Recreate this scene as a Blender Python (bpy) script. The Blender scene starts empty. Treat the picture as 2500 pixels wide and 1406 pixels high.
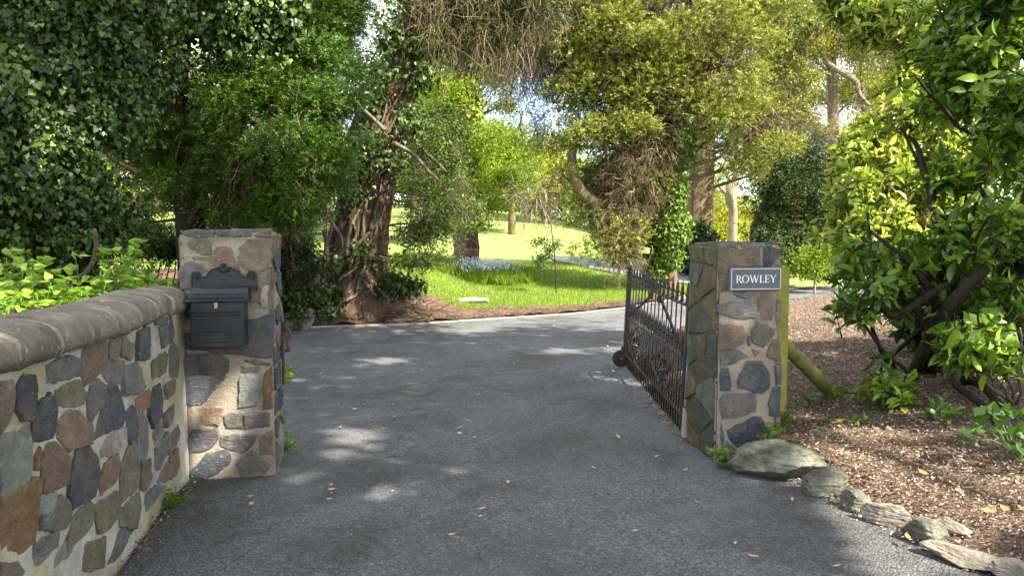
import bpy, bmesh, math, random
import numpy as np
from math import sin, cos, tan, pi, radians, sqrt, atan2
from mathutils import Vector, Matrix, geometry, noise as mnoise

S = bpy.context.scene
COL = S.collection
rng = np.random.default_rng(7)
random.seed(7)

# ------------------------------------------------------------------ camera
FPX, CXP, CYP, HOR = 1800.0, 1250.0, 703.0, 570.0
PITCH = math.atan((CYP - HOR) / FPX)
CAMZ = 1.5
cam_d = bpy.data.cameras.new('camera'); cam = bpy.data.objects.new('camera', cam_d); COL.objects.link(cam)
cam.location = (0, 0, CAMZ); cam.rotation_euler = (pi / 2 - PITCH, 0, 0)
cam_d.sensor_width = 36; cam_d.lens = FPX / 2500 * 36; cam_d.clip_start = 0.05; cam_d.clip_end = 2000
S.camera = cam
# ------------------------------------------------------------------ light
SUNV = Vector((0.56, -0.42, 0.72)).normalized()        # towards the sun
EL = math.asin(SUNV.z)
world = bpy.data.worlds.new('World'); S.world = world; world.use_nodes = True
nt = world.node_tree; nt.nodes.clear()
wo = nt.nodes.new('ShaderNodeOutputWorld'); wb = nt.nodes.new('ShaderNodeBackground'); sk = nt.nodes.new('ShaderNodeTexSky')
sk.sky_type = 'NISHITA'; sk.sun_disc = False; sk.sun_elevation = EL
sk.sun_rotation = atan2(SUNV.x, SUNV.y)
sk.air_density = 1.0; sk.dust_density = 1.5; sk.ozone_density = 1.0
wb.inputs['Strength'].default_value = 0.15
wtc = nt.nodes.new('ShaderNodeTexCoord'); wn_ = nt.nodes.new('ShaderNodeTexNoise'); wn_.inputs['Scale'].default_value = 2.2; wn_.inputs['Detail'].default_value = 7
wr_ = nt.nodes.new('ShaderNodeValToRGB'); wr_.color_ramp.elements[0].position = .38; wr_.color_ramp.elements[1].position = .58
wm = nt.nodes.new('ShaderNodeMix'); wm.data_type = 'RGBA'; wm.inputs[7].default_value = (4.4, 4.35, 4.2, 1)      # bright broken cloud
nt.links.new(wtc.outputs['Generated'], wn_.inputs['Vector']); nt.links.new(wn_.outputs['Fac'], wr_.inputs[0]); nt.links.new(wr_.outputs[0], wm.inputs[0]); nt.links.new(sk.outputs[0], wm.inputs[6])
nt.links.new(wm.outputs[2], wb.inputs['Color']); nt.links.new(wb.outputs[0], wo.inputs[0])
sd = bpy.data.lights.new('sun', 'SUN'); so = bpy.data.objects.new('sun', sd); COL.objects.link(so)
sd.energy = 5.0; sd.angle = radians(0.55); sd.color = (1.0, 0.91, 0.76)
so.rotation_euler = (-SUNV).to_track_quat('-Z', 'Y').to_euler(); so.location = (10, -10, 30)
S.view_settings.view_transform = 'Standard'; S.view_settings.look = 'None'
S.view_settings.exposure = 2.25; S.view_settings.gamma = 1.0
S.render.engine = 'CYCLES'
S.cycles.max_bounces = 8; S.cycles.diffuse_bounces = 4; S.cycles.glossy_bounces = 2
S.cycles.transmission_bounces = 4; S.cycles.use_denoising = True

# ------------------------------------------------------------------ pixel helpers (photo pixels, to place things in the world)
FW = np.array([0, cos(PITCH), -sin(PITCH)]); UP = np.array([0, sin(PITCH), cos(PITCH)]); RT = np.array([1., 0, 0])
def ray(px, py): return FW + (px - CXP) / FPX * RT + (CYP - py) / FPX * UP
def W(px, py, D):
    d = ray(px, py); t = D / d[1]
    return np.array([0, 0, CAMZ]) + d * t
def G(px, py, z=0.0):
    d = ray(px, py); t = (z - CAMZ) / d[2]
    return np.array([0, 0, CAMZ]) + d * t
def to_px(P):
    P = np.asarray(P, float) - np.array([0, 0, CAMZ])
    f = P @ FW
    return CXP + FPX * (P @ RT) / f, CYP - FPX * (P @ UP) / f

# ------------------------------------------------------------------ mesh builder
class MB:
    def __init__(s): s.V = []; s.n = 0; s.F = []; s.T = []; s.M = []; s.C = []; s.Sm = []
    def add(s, V, F, tint=0.5, mat=0, col=None, smooth=False):
        V = np.asarray(V, float).reshape(-1, 3)
        if isinstance(F, np.ndarray): groups = [F]
        else:
            by = {}
            for f in F: by.setdefault(len(f), []).append(f)
            groups = [np.array(v, int) for v in by.values()]
            if len(groups) > 1 and np.ndim(tint): raise ValueError
        for A in groups:
            if len(A) == 0: continue
            s.F.append(A + s.n); n = len(A)
            s.T.append(np.full(n, tint, float) if np.ndim(tint) == 0 else np.asarray(tint, float))
            s.M.append(np.full(n, mat, int)); s.Sm.append(np.full(n, smooth, bool))
            c = np.zeros((n, 4)); c[:, 3] = 1
            if col is not None: c[:, :3] = col
            s.C.append(c)
        s.V.append(V); s.n += len(V)
    def box(s, c, size, rot=None, **k):
        c = np.array(c, float); h = np.array(size, float) / 2
        v = np.array([[x, y, z] for x in (-1, 1) for y in (-1, 1) for z in (-1, 1)], float) * h
        if rot is not None: v = v @ np.array(rot).T
        s.add(v + c, [(0, 1, 3, 2), (4, 6, 7, 5), (0, 4, 5, 1), (2, 3, 7, 6), (0, 2, 6, 4), (1, 5, 7, 3)], **k)
    def bevbox(s, c, size, b=0.004, rot=None, **k):
        bm = bmesh.new(); bmesh.ops.create_cube(bm, size=1)
        bmesh.ops.scale(bm, vec=size, verts=bm.verts)
        bmesh.ops.bevel(bm, geom=bm.edges[:], offset=b, segments=2, affect='EDGES', profile=0.6)
        s.addbm(bm, c, rot, **k)
    def addbm(s, bm, c=(0, 0, 0), rot=None, **k):
        bm.verts.index_update()
        v = np.array([x.co[:] for x in bm.verts]).reshape(-1, 3)
        if rot is not None: v = v @ np.array(rot).T
        F = [tuple(x.index for x in f.verts) for f in bm.faces]; bm.free()
        s.add(v + np.array(c, float), F, **k)
    def build(s, name, mats, parent=None, loc=None):
        me = bpy.data.meshes.new(name)
        V = np.concatenate(s.V); me.vertices.add(len(V)); me.vertices.foreach_set('co', V.ravel())
        tot = np.concatenate([np.full(len(A), A.shape[1]) for A in s.F]); idx = np.concatenate([A.ravel() for A in s.F])
        me.loops.add(len(idx)); me.loops.foreach_set('vertex_index', idx.astype(np.int32))
        me.polygons.add(len(tot)); st = np.concatenate([[0], np.cumsum(tot)[:-1]])
        me.polygons.foreach_set('loop_start', st.astype(np.int32))
        me.polygons.foreach_set('material_index', np.concatenate(s.M).astype(np.int32))
        me.polygons.foreach_set('use_smooth', np.concatenate(s.Sm))
        me.update(calc_edges=True)
        a = me.attributes.new('tint', 'FLOAT', 'FACE'); a.data.foreach_set('value', np.concatenate(s.T).astype(np.float32))
        C = np.concatenate(s.C)
        if C[:, :3].any():
            a = me.attributes.new('col', 'FLOAT_COLOR', 'FACE'); a.data.foreach_set('color', C.astype(np.float32).ravel())
        if not isinstance(mats, (list, tuple)): mats = [mats]
        for m in mats: me.materials.append(m)
        o = bpy.data.objects.new(name, me); COL.objects.link(o)
        if loc is not None: o.location = loc
        if parent is not None: o.parent = parent
        return o
def tag(o, label=None, cat=None, group=None, kind=None):
    if label: o['label'] = label
    if cat: o['category'] = cat
    if group: o['group'] = group
    if kind: o['kind'] = kind
    return o
def empty(name, loc, rz=0.0, label=None, cat=None, group=None):
    o = bpy.data.objects.new(name, None); COL.objects.link(o); o.location = loc; o.rotation_euler = (0, 0, rz)
    o.empty_display_size = 0.2
    return tag(o, label, cat, group)
def adopt(o, root):
    """parent a world-space mesh to a placed empty without moving it"""
    M = Matrix.Translation(root.location) @ root.rotation_euler.to_matrix().to_4x4()
    o.parent = root; o.matrix_parent_inverse = M.inverted()
    return o
def copy_tree(o, parent=None):
    c = o.copy(); COL.objects.link(c); c.parent = parent
    for ch in list(o.children): copy_tree(ch, c)
    return c

def unit(a): return a / (np.linalg.norm(a, axis=-1, keepdims=True) + 1e-9)
def smooth(x, a, b):
    t = np.clip((np.asarray(x, float) - a) / (b - a), 0, 1); return t * t * (3 - 2 * t)
def spline(pts, n):
    """Catmull-Rom through pts, n samples"""
    P = np.array(pts, float)
    if len(P) < 3: 
        t = np.linspace(0, 1, n)[:, None]; return P[0] * (1 - t) + P[-1] * t
    Q = np.vstack([2 * P[0] - P[1], P, 2 * P[-1] - P[-2]]); m = len(P) - 1
    out = []
    for u in np.linspace(0, m, n):
        i = min(int(u), m - 1); t = u - i
        a, b, c, d = Q[i], Q[i + 1], Q[i + 2], Q[i + 3]
        out.append(0.5 * ((2 * b) + (c - a) * t + (2 * a - 5 * b + 4 * c - d) * t * t + (3 * b - a - 3 * c + d) * t ** 3))
    return np.array(out)
def tube(mb, pts, rad, sides=8, cap=True, flute=0.0, fl_n=7, seed=0, **k):
    P = np.asarray(pts, float); n = len(P); R = np.full(n, rad, float) if np.ndim(rad) == 0 else np.interp(np.linspace(0, 1, n), np.linspace(0, 1, len(rad)), rad)
    T = unit(np.gradient(P, axis=0))
    ref = np.array([0.3, 0.9, 0.1]) if abs(T[0][2]) > 0.6 else np.array([0, 0, 1.0])
    A = unit(np.cross(T, ref)); B = np.cross(T, A)
    th = np.linspace(0, 2 * pi, sides, endpoint=False)
    rr = np.ones((n, sides))
    if flute:
        r0 = np.random.default_rng(seed)
        for q in range(4):
            f = fl_n * (q + 1) * 0.6; ph = r0.uniform(0, 6.28)
            rr += flute / (q + 1) * np.cos(round(f) * th[None, :] + ph + np.linspace(0, r0.uniform(-2, 2), n)[:, None])
        rr += flute * 0.4 * r0.normal(size=(n, sides))
    V = P[:, None] + (R[:, None] * rr)[..., None] * (np.cos(th)[None, :, None] * A[:, None] + np.sin(th)[None, :, None] * B[:, None])
    i = np.arange(n - 1)[:, None] * sides; j = np.arange(sides)[None]; j2 = (j + 1) % sides
    F = np.stack([i + j, i + j2, i + sides + j2, i + sides + j], -1).reshape(-1, 4)
    V = V.reshape(-1, 3); F = [tuple(f) for f in F]
    if cap: F += [tuple(range(sides))[::-1], tuple(range((n - 1) * sides, n * sides))]
    mb.add(V, F, smooth=True, **k)
def twigs(mb, P, D, L, r0=0.006, seg=4, droop=0.3, wig=0.25, seed=0, tint=(0.2, 0.9), fork=2):
    """many thin curved three-sided twigs"""
    r = np.random.default_rng(seed); n = len(P)
    L = np.broadcast_to(L, (n,)).astype(float)
    pts = [np.array(P, float)]; d = unit(np.array(D, float)); alld = [d]
    for k in range(seg):
        d = unit(d + r.normal(size=(n, 3)) * wig + np.array([0, 0, -droop / seg * 2])); alld.append(d)
        pts.append(pts[-1] + d * (L / seg)[:, None])
    X = np.stack(pts, 1)                                   # n,seg+1,3
    T = np.stack(alld, 1); A = unit(np.cross(T, np.array([0.31, 0.2, 0.93]))); B = np.cross(T, A)
    R = (r0 * np.linspace(1, 0.25, seg + 1))[None, :] * r.uniform(0.6, 1.4, (n, 1))
    V = []
    for q in range(3):
        a = q * 2 * pi / 3; V.append(X + R[..., None] * (cos(a) * A + sin(a) * B))
    V = np.stack(V, 2).reshape(-1, 3)                      # n,seg+1,3,3
    b = np.arange(n)[:, None, None] * (seg + 1) * 3; i = np.arange(seg)[None, :, None] * 3; q = np.arange(3)[None, None]; q2 = (q + 1) % 3
    F = np.stack(np.broadcast_arrays(b + i + q, b + i + q2, b + i + 3 + q2, b + i + 3 + q), -1).reshape(-1, 4)
    t = np.repeat(r.uniform(tint[0], tint[1], n), seg * 3)
    mb.add(V, F, tint=t)
    if fork > 0:
        for _ in range(fork):
            k = r.integers(1, seg, n); base = X[np.arange(n), k]; dd = unit(T[np.arange(n), k] + r.normal(size=(n, 3)) * 0.6)
            twigs(mb, base, dd, L * 0.55, r0 * 0.55, 3, droop, wig, int(r.integers(1e6)), tint, fork - 2)
    return X

# ------------------------------------------------------------------ leaves
def leafset(mb, P, D, N, L, Wd, kind='q', tint=0.5, mat=0):
    n = len(P); P = np.asarray(P); L = np.broadcast_to(L, (n,))[:, None]; Wd = np.broadcast_to(Wd, (n,))[:, None]
    D = unit(D); Sd = unit(np.cross(D, N)); N = np.cross(Sd, D)
    if kind == 't':
        V = np.stack([P - Sd * Wd / 2, P + Sd * Wd / 2, P + D * L], 1); F = [[0, 1, 2]]
    elif kind == 'q':
        V = np.stack([P, P + D * L * .45 - Sd * Wd / 2 + N * Wd * .2, P + D * L, P + D * L * .45 + Sd * Wd / 2 + N * Wd * .2], 1); F = [[0, 1, 2, 3]]
    elif kind == 'i':
        pts = [(0, .08, 0), (-.4, 0, .06), (-.52, .32, .05), (-.3, .62, -.02), (0, 1, -.12), (.3, .62, -.02), (.52, .32, .05), (.4, 0, .06)]
        V = np.stack([P + Sd * Wd * a + D * L * b + N * L * c for a, b, c in pts], 1); F = [[0, 1, 2, 3], [0, 3, 4, 5], [0, 5, 6, 7]]
    else:      # laurel: folded, drooping blade
        pts = [(0, 0, 0), (-.36, .22, .07), (0, .25, .02), (.36, .22, .07), (-.5, .52, .07), (0, .55, 0), (.5, .52, .07), (-.34, .8, -.01), (0, .82, -.06), (.34, .8, -.01), (0, 1, -.16)]
        V = np.stack([P + Sd * Wd * a + D * L * b + N * L * c for a, b, c in pts], 1)
        F = [[0, 2, 1, 1], [0, 3, 2, 2], [1, 2, 5, 4], [2, 3, 6, 5], [4, 5, 8, 7], [5, 6, 9, 8], [7, 8, 10, 10], [8, 9, 10, 10]]
    k = V.shape[1]; off = (np.arange(n) * k)[:, None, None]
    T = np.broadcast_to(tint, (n,))
    if kind == 'l':
        tri = np.array([[0, 2, 1], [0, 3, 2], [7, 8, 10], [8, 9, 10]]); quad = np.array([[1, 2, 5, 4], [2, 3, 6, 5], [4, 5, 8, 7], [5, 6, 9, 8]])
        base = mb.n
        mb.add(V.reshape(-1, 3), (off + quad[None]).reshape(-1, 4), tint=np.repeat(T, 4), mat=mat, smooth=True)
        mb.n -= n * k; mb.V.append(np.zeros((0, 3)))
        A = (off + tri[None]).reshape(-1, 3)
        mb.F.append(A + mb.n); mb.T.append(np.repeat(T, 4)); mb.M.append(np.full(len(A), mat)); mb.Sm.append(np.full(len(A), True))
        mb.C.append(np.tile([0, 0, 0, 1.], (len(A), 1))); mb.n += n * k
        return
    F = np.array(F)
    mb.add(V.reshape(-1, 3), (off + F[None]).reshape(-1, F.shape[1]), tint=np.repeat(T, len(F)), mat=mat)

def clumps_in(blobs, n, r, shell=2.4, up=0.0):
    """sample n clump centres in a list of (centre, radii) ellipsoids, biased to their skin; returns centres, outward dirs"""
    w = np.array([(b[1][0] * b[1][1] * b[1][2]) ** (2 / 3) * (b[2] if len(b) > 2 else 1) for b in blobs]); w /= w.sum()
    k = r.choice(len(blobs), n, p=w)
    u = unit(r.normal(size=(n, 3)))
    rad = r.uniform(0, 1, n) ** (1 / shell)
    c = np.array([b[0] for b in blobs])[k]; R = np.array([b[1] for b in blobs])[k]
    return c + u * R * rad[:, None], unit(u * R), k
def lumps(blobs, n, rr, seed, shell=3.0, flat=.75, keep=.0):
    """break big ellipsoids into many small foliage lumps on their skin"""
    r = np.random.default_rng(seed); C, O, k = clumps_in(blobs, n, r, shell); s = rr * r.uniform(.55, 1.35, n)
    return [(c, np.array([a, a, a * flat]), 1.0) for c, a in zip(C, s)] + ([(b[0], b[1] * .7, keep) for b in blobs] if keep else [])
def keepmask(P, carve):
    m = np.ones(len(P), bool)
    for f in carve or (): m &= f(P)
    return m
def foliage(mb, blobs, n, style, cr, k, L, Wd, seed, droop=0.0, shell=2.4, mat=0, carve=None, tv=0.25, tb=0.5):
    r = np.random.default_rng(seed)
    C, O, _ = clumps_in(blobs, n, r, shell)
    m = keepmask(C, carve); C, O = C[m], O[m]; n = len(C)
    ct = tb + r.normal(size=n) * tv * 0.6
    if style in ('spray', 'yew'):
        a = unit(O * 0.9 + r.normal(size=(n, 3)) * 0.5 + np.array([0, 0, -droop]))
        up = unit(np.array([0, 0, 1.0]) + r.normal(size=(n, 3)) * 0.45)
        b = unit(np.cross(a, up)); nn = np.cross(b, a)
        LL = cr * r.uniform(0.6, 1.3, n)
        t = np.linspace(0.05, 1, k)[None, :]; sgn = np.where(np.arange(k) % 2 == 0, 1., -1.)[None, :]
        P = C[:, None] + a[:, None] * (t * LL[:, None])[..., None] - np.array([0, 0, 1.0]) * ((t * LL[:, None]) ** 2 * 0.6)[..., None]
        P = P + r.normal(size=P.shape) * 0.012
        fan = (0.75 - 0.3 * t)[..., None] * sgn[..., None]
        d = unit(a[:, None] * 0.75 + b[:, None] * fan + r.normal(size=P.shape) * 0.16)
        ln = L * (1.15 - 0.7 * t) * r.uniform(0.7, 1.3, P.shape[:2])
        P = P.reshape(-1, 3); d = d.reshape(-1, 3)
        N_ = np.repeat(nn, k, 0) + r.normal(size=P.shape) * 0.4
        T = np.clip(np.repeat(ct, k) + r.normal(size=n * k) * tv * 0.5 + np.tile(np.linspace(-.12, .14, k), n), 0, 1)
        leafset(mb, P, d, N_, ln.ravel(), Wd * r.uniform(.7, 1.3, n * k), 't' if style == 'yew' else 'q', T, mat)
        return C
    P = np.repeat(C, k, 0) + r.normal(size=(n * k, 3)) * cr * np.array([1, 1, 0.75])
    Oe = np.repeat(O, k, 0)
    m = keepmask(P, carve)
    nn = n * k
    if style == 'ivy':
        N_ = unit(Oe * 0.8 + r.normal(size=(nn, 3)) * 0.55 + np.array([0, 0, 0.55])); D = unit(np.array([0, 0, -1.0]) + Oe * 0.35 + r.normal(size=(nn, 3)) * 0.5); kind = 'i'
    elif style == 'laurel':
        D = unit(Oe * 0.7 + r.normal(size=(nn, 3)) * 0.65 + np.array([0, 0, 0.15])); N_ = unit(np.array([0, 0, 1.0]) + r.normal(size=(nn, 3)) * 0.4); kind = 'l'
    else:
        D = unit(Oe * 0.5 + r.normal(size=(nn, 3)) * 0.8 + np.array([0, 0, -droop])); N_ = unit(np.array([0, 0, 1.0]) + r.normal(size=(nn, 3)) * 0.7); kind = 'q'
    T = np.clip(np.repeat(ct, k) + r.normal(size=nn) * tv * 0.6, 0, 1)
    s = r.uniform(0.6, 1.25, nn)
    leafset(mb, P[m], D[m], N_[m], (L * s)[m], (Wd * s)[m], kind, T[m], mat)
    return C
def whorls(mb, C, O, k, L, Wd, r, tint, mat=0):
    """laurel rosettes: k leaves fanning round each twig tip"""
    n = len(C); B = unit(np.cross(O, unit(r.normal(size=(n, 3))))); A = np.cross(O, B)
    for q in range(k):
        a = q * 2.4 + r.uniform(0, 1.6, n); t = q / k
        sp = (1.15 - 0.75 * t)
        D = unit(O * (0.35 + t) + (np.cos(a)[:, None] * A + np.sin(a)[:, None] * B) * sp + np.array([0, 0, -0.12]))
        P = C - O * (0.19 * (1 - t) + r.uniform(0, .03, n)[:, None]); N_ = unit(O + np.array([0, 0, .5]) + r.normal(size=(n, 3)) * .15)
        s = r.uniform(.7, 1.15, n) * (1.1 - .4 * t)
        leafset(mb, P, D, N_, L * s, Wd * s, 'l', np.clip(tint + t * .25 + r.normal(size=n) * .08, 0, 1), mat)
def limb(mb, a, b, r0, r1, seed=0, sag=0.0, wob=0.12, n=9, sides=7, flute=0.0, **k):
    r = np.random.default_rng(seed); a = np.array(a, float); b = np.array(b, float); d = np.linalg.norm(b - a)
    mid = (a + b) / 2 + np.array([0, 0, sag * d]) + r.normal(size=3) * wob * d * .5
    q1 = a * .6 + mid * .45 - b * .05 + r.normal(size=3) * wob * d * .25; q2 = b * .55 + mid * .5 - a * .05 + r.normal(size=3) * wob * d * .25
    P = spline([a, q1, mid, q2, b], n)
    tube(mb, P, np.linspace(r0, r1, n), sides, seed=seed, flute=flute, **k); return P

# ------------------------------------------------------------------ materials
def newmat(name):
    m = bpy.data.materials.new(name); m.use_nodes = True; t = m.node_tree; t.nodes.clear()
    return m, t, t.nodes, t.links
def out(t, sh):
    o = t.nodes.new('ShaderNodeOutputMaterial'); t.links.new(sh, o.inputs['Surface'])
def texco(t, scale=(1, 1, 1), src='Object'):
    c = t.nodes.new('ShaderNodeTexCoord'); m = t.nodes.new('ShaderNodeMapping'); m.inputs['Scale'].default_value = scale
    t.links.new(c.outputs[src], m.inputs['Vector']); return m.outputs['Vector']
def nz(t, vec, scale, detail=6, rough=0.55, dist=0.0):
    n = t.nodes.new('ShaderNodeTexNoise'); n.inputs['Scale'].default_value = scale; n.inputs['Detail'].default_value = detail
    n.inputs['Roughness'].default_value = rough; n.inputs['Distortion'].default_value = dist
    if vec: t.links.new(vec, n.inputs['Vector'])
    return n.outputs['Fac']
def vor(t, vec, scale, feat='F1', outp='Distance'):
    n = t.nodes.new('ShaderNodeTexVoronoi'); n.feature = feat; n.inputs['Scale'].default_value = scale
    if vec: t.links.new(vec, n.inputs['Vector'])
    return n.outputs[outp]
def ramp(t, fac, stops, interp='LINEAR'):
    n = t.nodes.new('ShaderNodeValToRGB'); n.color_ramp.interpolation = interp
    e = n.color_ramp.elements
    while len(e) < len(stops): e.new(0.5)
    for i, (p, c) in enumerate(stops):
        e[i].position = p; e[i].color = (c[0], c[1], c[2], 1) if not np.isscalar(c) else (c, c, c, 1)
    t.links.new(fac, n.inputs[0]); return n.outputs[0]
def mixc(t, fac, a, b, mode='MIX'):
    n = t.nodes.new('ShaderNodeMix'); n.data_type = 'RGBA'; n.blend_type = mode; n.clamp_factor = True
    for s, v in ((0, fac), (6, a), (7, b)):
        if hasattr(v, 'is_output'): t.links.new(v, n.inputs[s])
        elif s == 0: n.inputs[0].default_value = v
        else: n.inputs[s].default_value = (*v[:3], 1)
    return n.outputs[2]
def bump(t, h, dist=0.01, strength=1.0, prev=None):
    n = t.nodes.new('ShaderNodeBump'); n.inputs['Distance'].default_value = dist; n.inputs['Strength'].default_value = strength
    t.links.new(h, n.inputs['Height'])
    if prev: t.links.new(prev, n.inputs['Normal'])
    return n.outputs[0]
def bsdf(t, col, rough=0.8, spec=0.3, normal=None, metal=0.0):
    b = t.nodes.new('ShaderNodeBsdfPrincipled')
    if hasattr(col, 'is_output'): t.links.new(col, b.inputs['Base Color'])
    else: b.inputs['Base Color'].default_value = (*col, 1)
    if hasattr(rough, 'is_output'): t.links.new(rough, b.inputs['Roughness'])
    else: b.inputs['Roughness'].default_value = rough
    b.inputs['Specular IOR Level'].default_value = spec; b.inputs['Metallic'].default_value = metal
    if normal: t.links.new(normal, b.inputs['Normal'])
    return b.outputs[0]
def attr(t, name, o='Fac'):
    n = t.nodes.new('ShaderNodeAttribute'); n.attribute_name = name; return n.outputs[o]
def m_leaf(name, stops, trans=0.35, tcol=1.5, rough=0.5, spec=0.35):
    m, t, N, L = newmat(name)
    c = ramp(t, attr(t, 'tint'), stops)
    b = bsdf(t, c, rough, spec)
    tr = N.new('ShaderNodeBsdfTranslucent')
    tc = mixc(t, 1.0, c, (min(1, .62 * tcol), min(1, .66 * tcol), .22 * tcol), 'MULTIPLY'); 
    tc2 = mixc(t, 0.55, c, tc); L.new(tc2, tr.inputs[0])
    mx = N.new('ShaderNodeMixShader'); mx.inputs[0].default_value = trans
    L.new(b, mx.inputs[1]); L.new(tr.outputs[0], mx.inputs[2]); out(t, mx.outputs[0]); return m
M = {}
M['ivy'] = m_leaf('ivy_leaf', [(0, (.010, .024, .005)), (.45, (.028, .062, .010)), (.8, (.065, .125, .018)), (1, (.15, .21, .045))], .3, 1.5, .42, .4)
M['spray'] = m_leaf('conifer_spray', [(0, (.012, .026, .006)), (.35, (.032, .07, .010)), (.7, (.075, .15, .018)), (1, (.14, .24, .03))], .28)
M['cyp'] = m_leaf('cypress_spray', [(0, (.02, .03, .010)), (.3, (.07, .09, .02)), (.65, (.19, .22, .032)), (1, (.42, .42, .085))], .25)
M['cypbrown'] = m_leaf('dying_cypress_spray', [(0, (.06, .035, .016)), (.5, (.15, .095, .045)), (1, (.28, .20, .10))], .2)
M['yew'] = m_leaf('yew_needles', [(0, (.008, .018, .005)), (.5, (.022, .046, .010)), (1, (.07, .11, .025))], .2)
M['bright'] = m_leaf('fresh_leaf', [(0, (.07, .12, .010)), (.4, (.16, .25, .015)), (.75, (.27, .36, .025)), (1, (.40, .45, .05))], .5, 1.5, .5)
M['mid'] = m_leaf('mid_leaf', [(0, (.025, .05, .008)), (.5, (.07, .125, .015)), (1, (.16, .24, .035))], .42, 1.5)
M['gold'] = m_leaf('golden_leaf', [(0, (.15, .18, .012)), (.5, (.32, .34, .025)), (.85, (.46, .43, .05)), (1, (.48, .32, .08))], .5, 1.4)
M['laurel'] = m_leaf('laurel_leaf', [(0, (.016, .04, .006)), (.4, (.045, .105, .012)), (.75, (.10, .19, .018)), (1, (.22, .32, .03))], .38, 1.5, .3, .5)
M['laurelsun'] = m_leaf('laurel_leaf_sunlit', [(0, (.12, .19, .025)), (.4, (.26, .34, .045)), (.75, (.42, .47, .09)), (1, (.56, .47, .18))], .48, 1.5, .3, .5)  # lighter copy of the laurel leaf, with the sunlight put into its colour
M['weed'] = m_leaf('weed_leaf', [(0, (.05, .12, .014)), (.5, (.13, .25, .025)), (1, (.27, .40, .05))], .42, 1.5)
M['grassblade'] = m_leaf('grass_blade', [(0, (.06, .11, .01)), (.5, (.14, .22, .018)), (1, (.28, .34, .04))], .35, 1.4, .55)
M['twig'] = m_leaf('dry_twig', [(0, (.05, .04, .03)), (.6, (.13, .105, .08)), (1, (.34, .29, .23))], 0.0, 1, .85, .1)
M['twigolive'] = m_leaf('lichen_twig', [(0, (.035, .028, .016)), (.6, (.10, .08, .042)), (1, (.26, .22, .12))], 0.0, 1, .85, .1)
M['petal'] = m_leaf('bluebell_petal', [(0, (.38, .44, .62)), (1, (.62, .66, .8))], .3, 1.0)
M['dryleaf'] = m_leaf('dry_leaf', [(0, (.35, .12, .03)), (.5, (.48, .26, .08)), (1, (.6, .45, .2))], .2, 1.0, .6)

def m_bark(name, c1, c2, sc=6, zs=0.18, moss=None, bd=0.03):
    m, t, N, L = newmat(name); v = texco(t, (1, 1, zs)); a = nz(t, v, sc * 4, 8, .65, .6); b2 = nz(t, texco(t), sc * .35, 4)
    c = ramp(t, a, [(.3, c1), (.7, c2)])
    if moss: c = mixc(t, ramp(t, b2, [(.45, 0.0), (.62, 0.8)]), c, moss)
    out(t, bsdf(t, c, .9, .1, bump(t, a, bd, 1))); return m
M['redbark'] = m_bark('red_fibrous_bark', (.045, .029, .021), (.19, .122, .088), 5, .1)
M['bark'] = m_bark('brown_bark', (.05, .038, .025), (.17, .13, .09), 5, .3, (.06, .075, .03))
M['darkbark'] = m_bark('dark_laurel_bark', (.012, .010, .008), (.045, .036, .027), 5, .4, (.025, .028, .014))
M['palebark'] = m_bark('pale_bark', (.14, .11, .085), (.34, .27, .21), 4, .2)
M['vine'] = m_bark('ivy_vine_bark', (.06, .047, .034), (.19, .155, .115), 8, .3, None, .01)
M['cyptrunk'] = m_bark('cypress_bark', (.08, .055, .035), (.24, .17, .11), 5, .12, (.09, .1, .04))

def m_stone(name='field_stone', moss=0.0):
    m, t, N, L = newmat(name); v = texco(t)
    col = attr(t, 'col', 'Color')
    a = nz(t, v, 14, 8, .65, .3); b = nz(t, texco(t, (1, 1, 3.5)), 30, 8, .7); c_ = nz(t, v, 3.2, 3)
    c = mixc(t, 1.0, col, ramp(t, a, [(.25, .5), (.5, .92), (.75, 1.7)]), 'MULTIPLY')
    c = mixc(t, ramp(t, b, [(.3, .45), (.7, 0.0)]), c, mixc(t, 1.0, col, (.5, .5, .52), 'MULTIPLY'))
    c = mixc(t, ramp(t, c_, [(.5, 0.0), (.68, .6)]), c, (.17, .13, .095)); ed_ = nz(t, v, 8, 7, .75, 1.2); c = mixc(t, ramp(t, ed_, [(.33, .55), (.45, 0.0)]), c, mixc(t, 1.0, c, (.4, .4, .42), 'MULTIPLY'))
    lich = nz(t, v, 55, 3, .5); c = mixc(t, ramp(t, lich, [(.66, 0.0), (.72, .55)]), c, (.42, .41, .37))
    if moss:
        mo = nz(t, v, 5, 5, .6); c = mixc(t, ramp(t, mo, [(.35, moss * .3), (.65, moss)]), c, (.05, .046, .014))
    h = mixc(t, .5, a, b)
    out(t, bsdf(t, c, .72, .3, bump(t, h, .022, 1.0, bump(t, ed_, .03, .8)))); return m
M['stone'] = m_stone(); M['stonemoss'] = m_stone('mossy_stone', .8)
def m_mortar(name, c1, c2, yel=0.0, moss=0.0):
    m, t, N, L = newmat(name); v = texco(t); a = nz(t, v, 9, 8, .7); b = nz(t, v, 90, 4, .7); big = nz(t, v, 2.2, 4, .6)
    c = ramp(t, a, [(.3, c1), (.65, c2)]); c = mixc(t, ramp(t, big, [(.45, 0.0), (.65, .7)]), c, tuple(x * .55 for x in c1))
    if yel: c = mixc(t, ramp(t, nz(t, texco(t, (1, 1, .35)), 5.5, 5, .6), [(.48, 0.0), (.62, yel)]), c, (.42, .38, .12))
    if moss: c = mixc(t, ramp(t, nz(t, v, 6, 5, .6), [(.3, moss * .55), (.6, moss)]), c, (.09, .095, .02))
    spk = vor(t, v, 140); c = mixc(t, ramp(t, spk, [(.1, .45), (.22, 0.0)]), c, (.6, .56, .5))
    out(t, bsdf(t, c, .92, .1, bump(t, b, .010, 1.0, bump(t, a, .035, 1.0)))); return m
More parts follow.
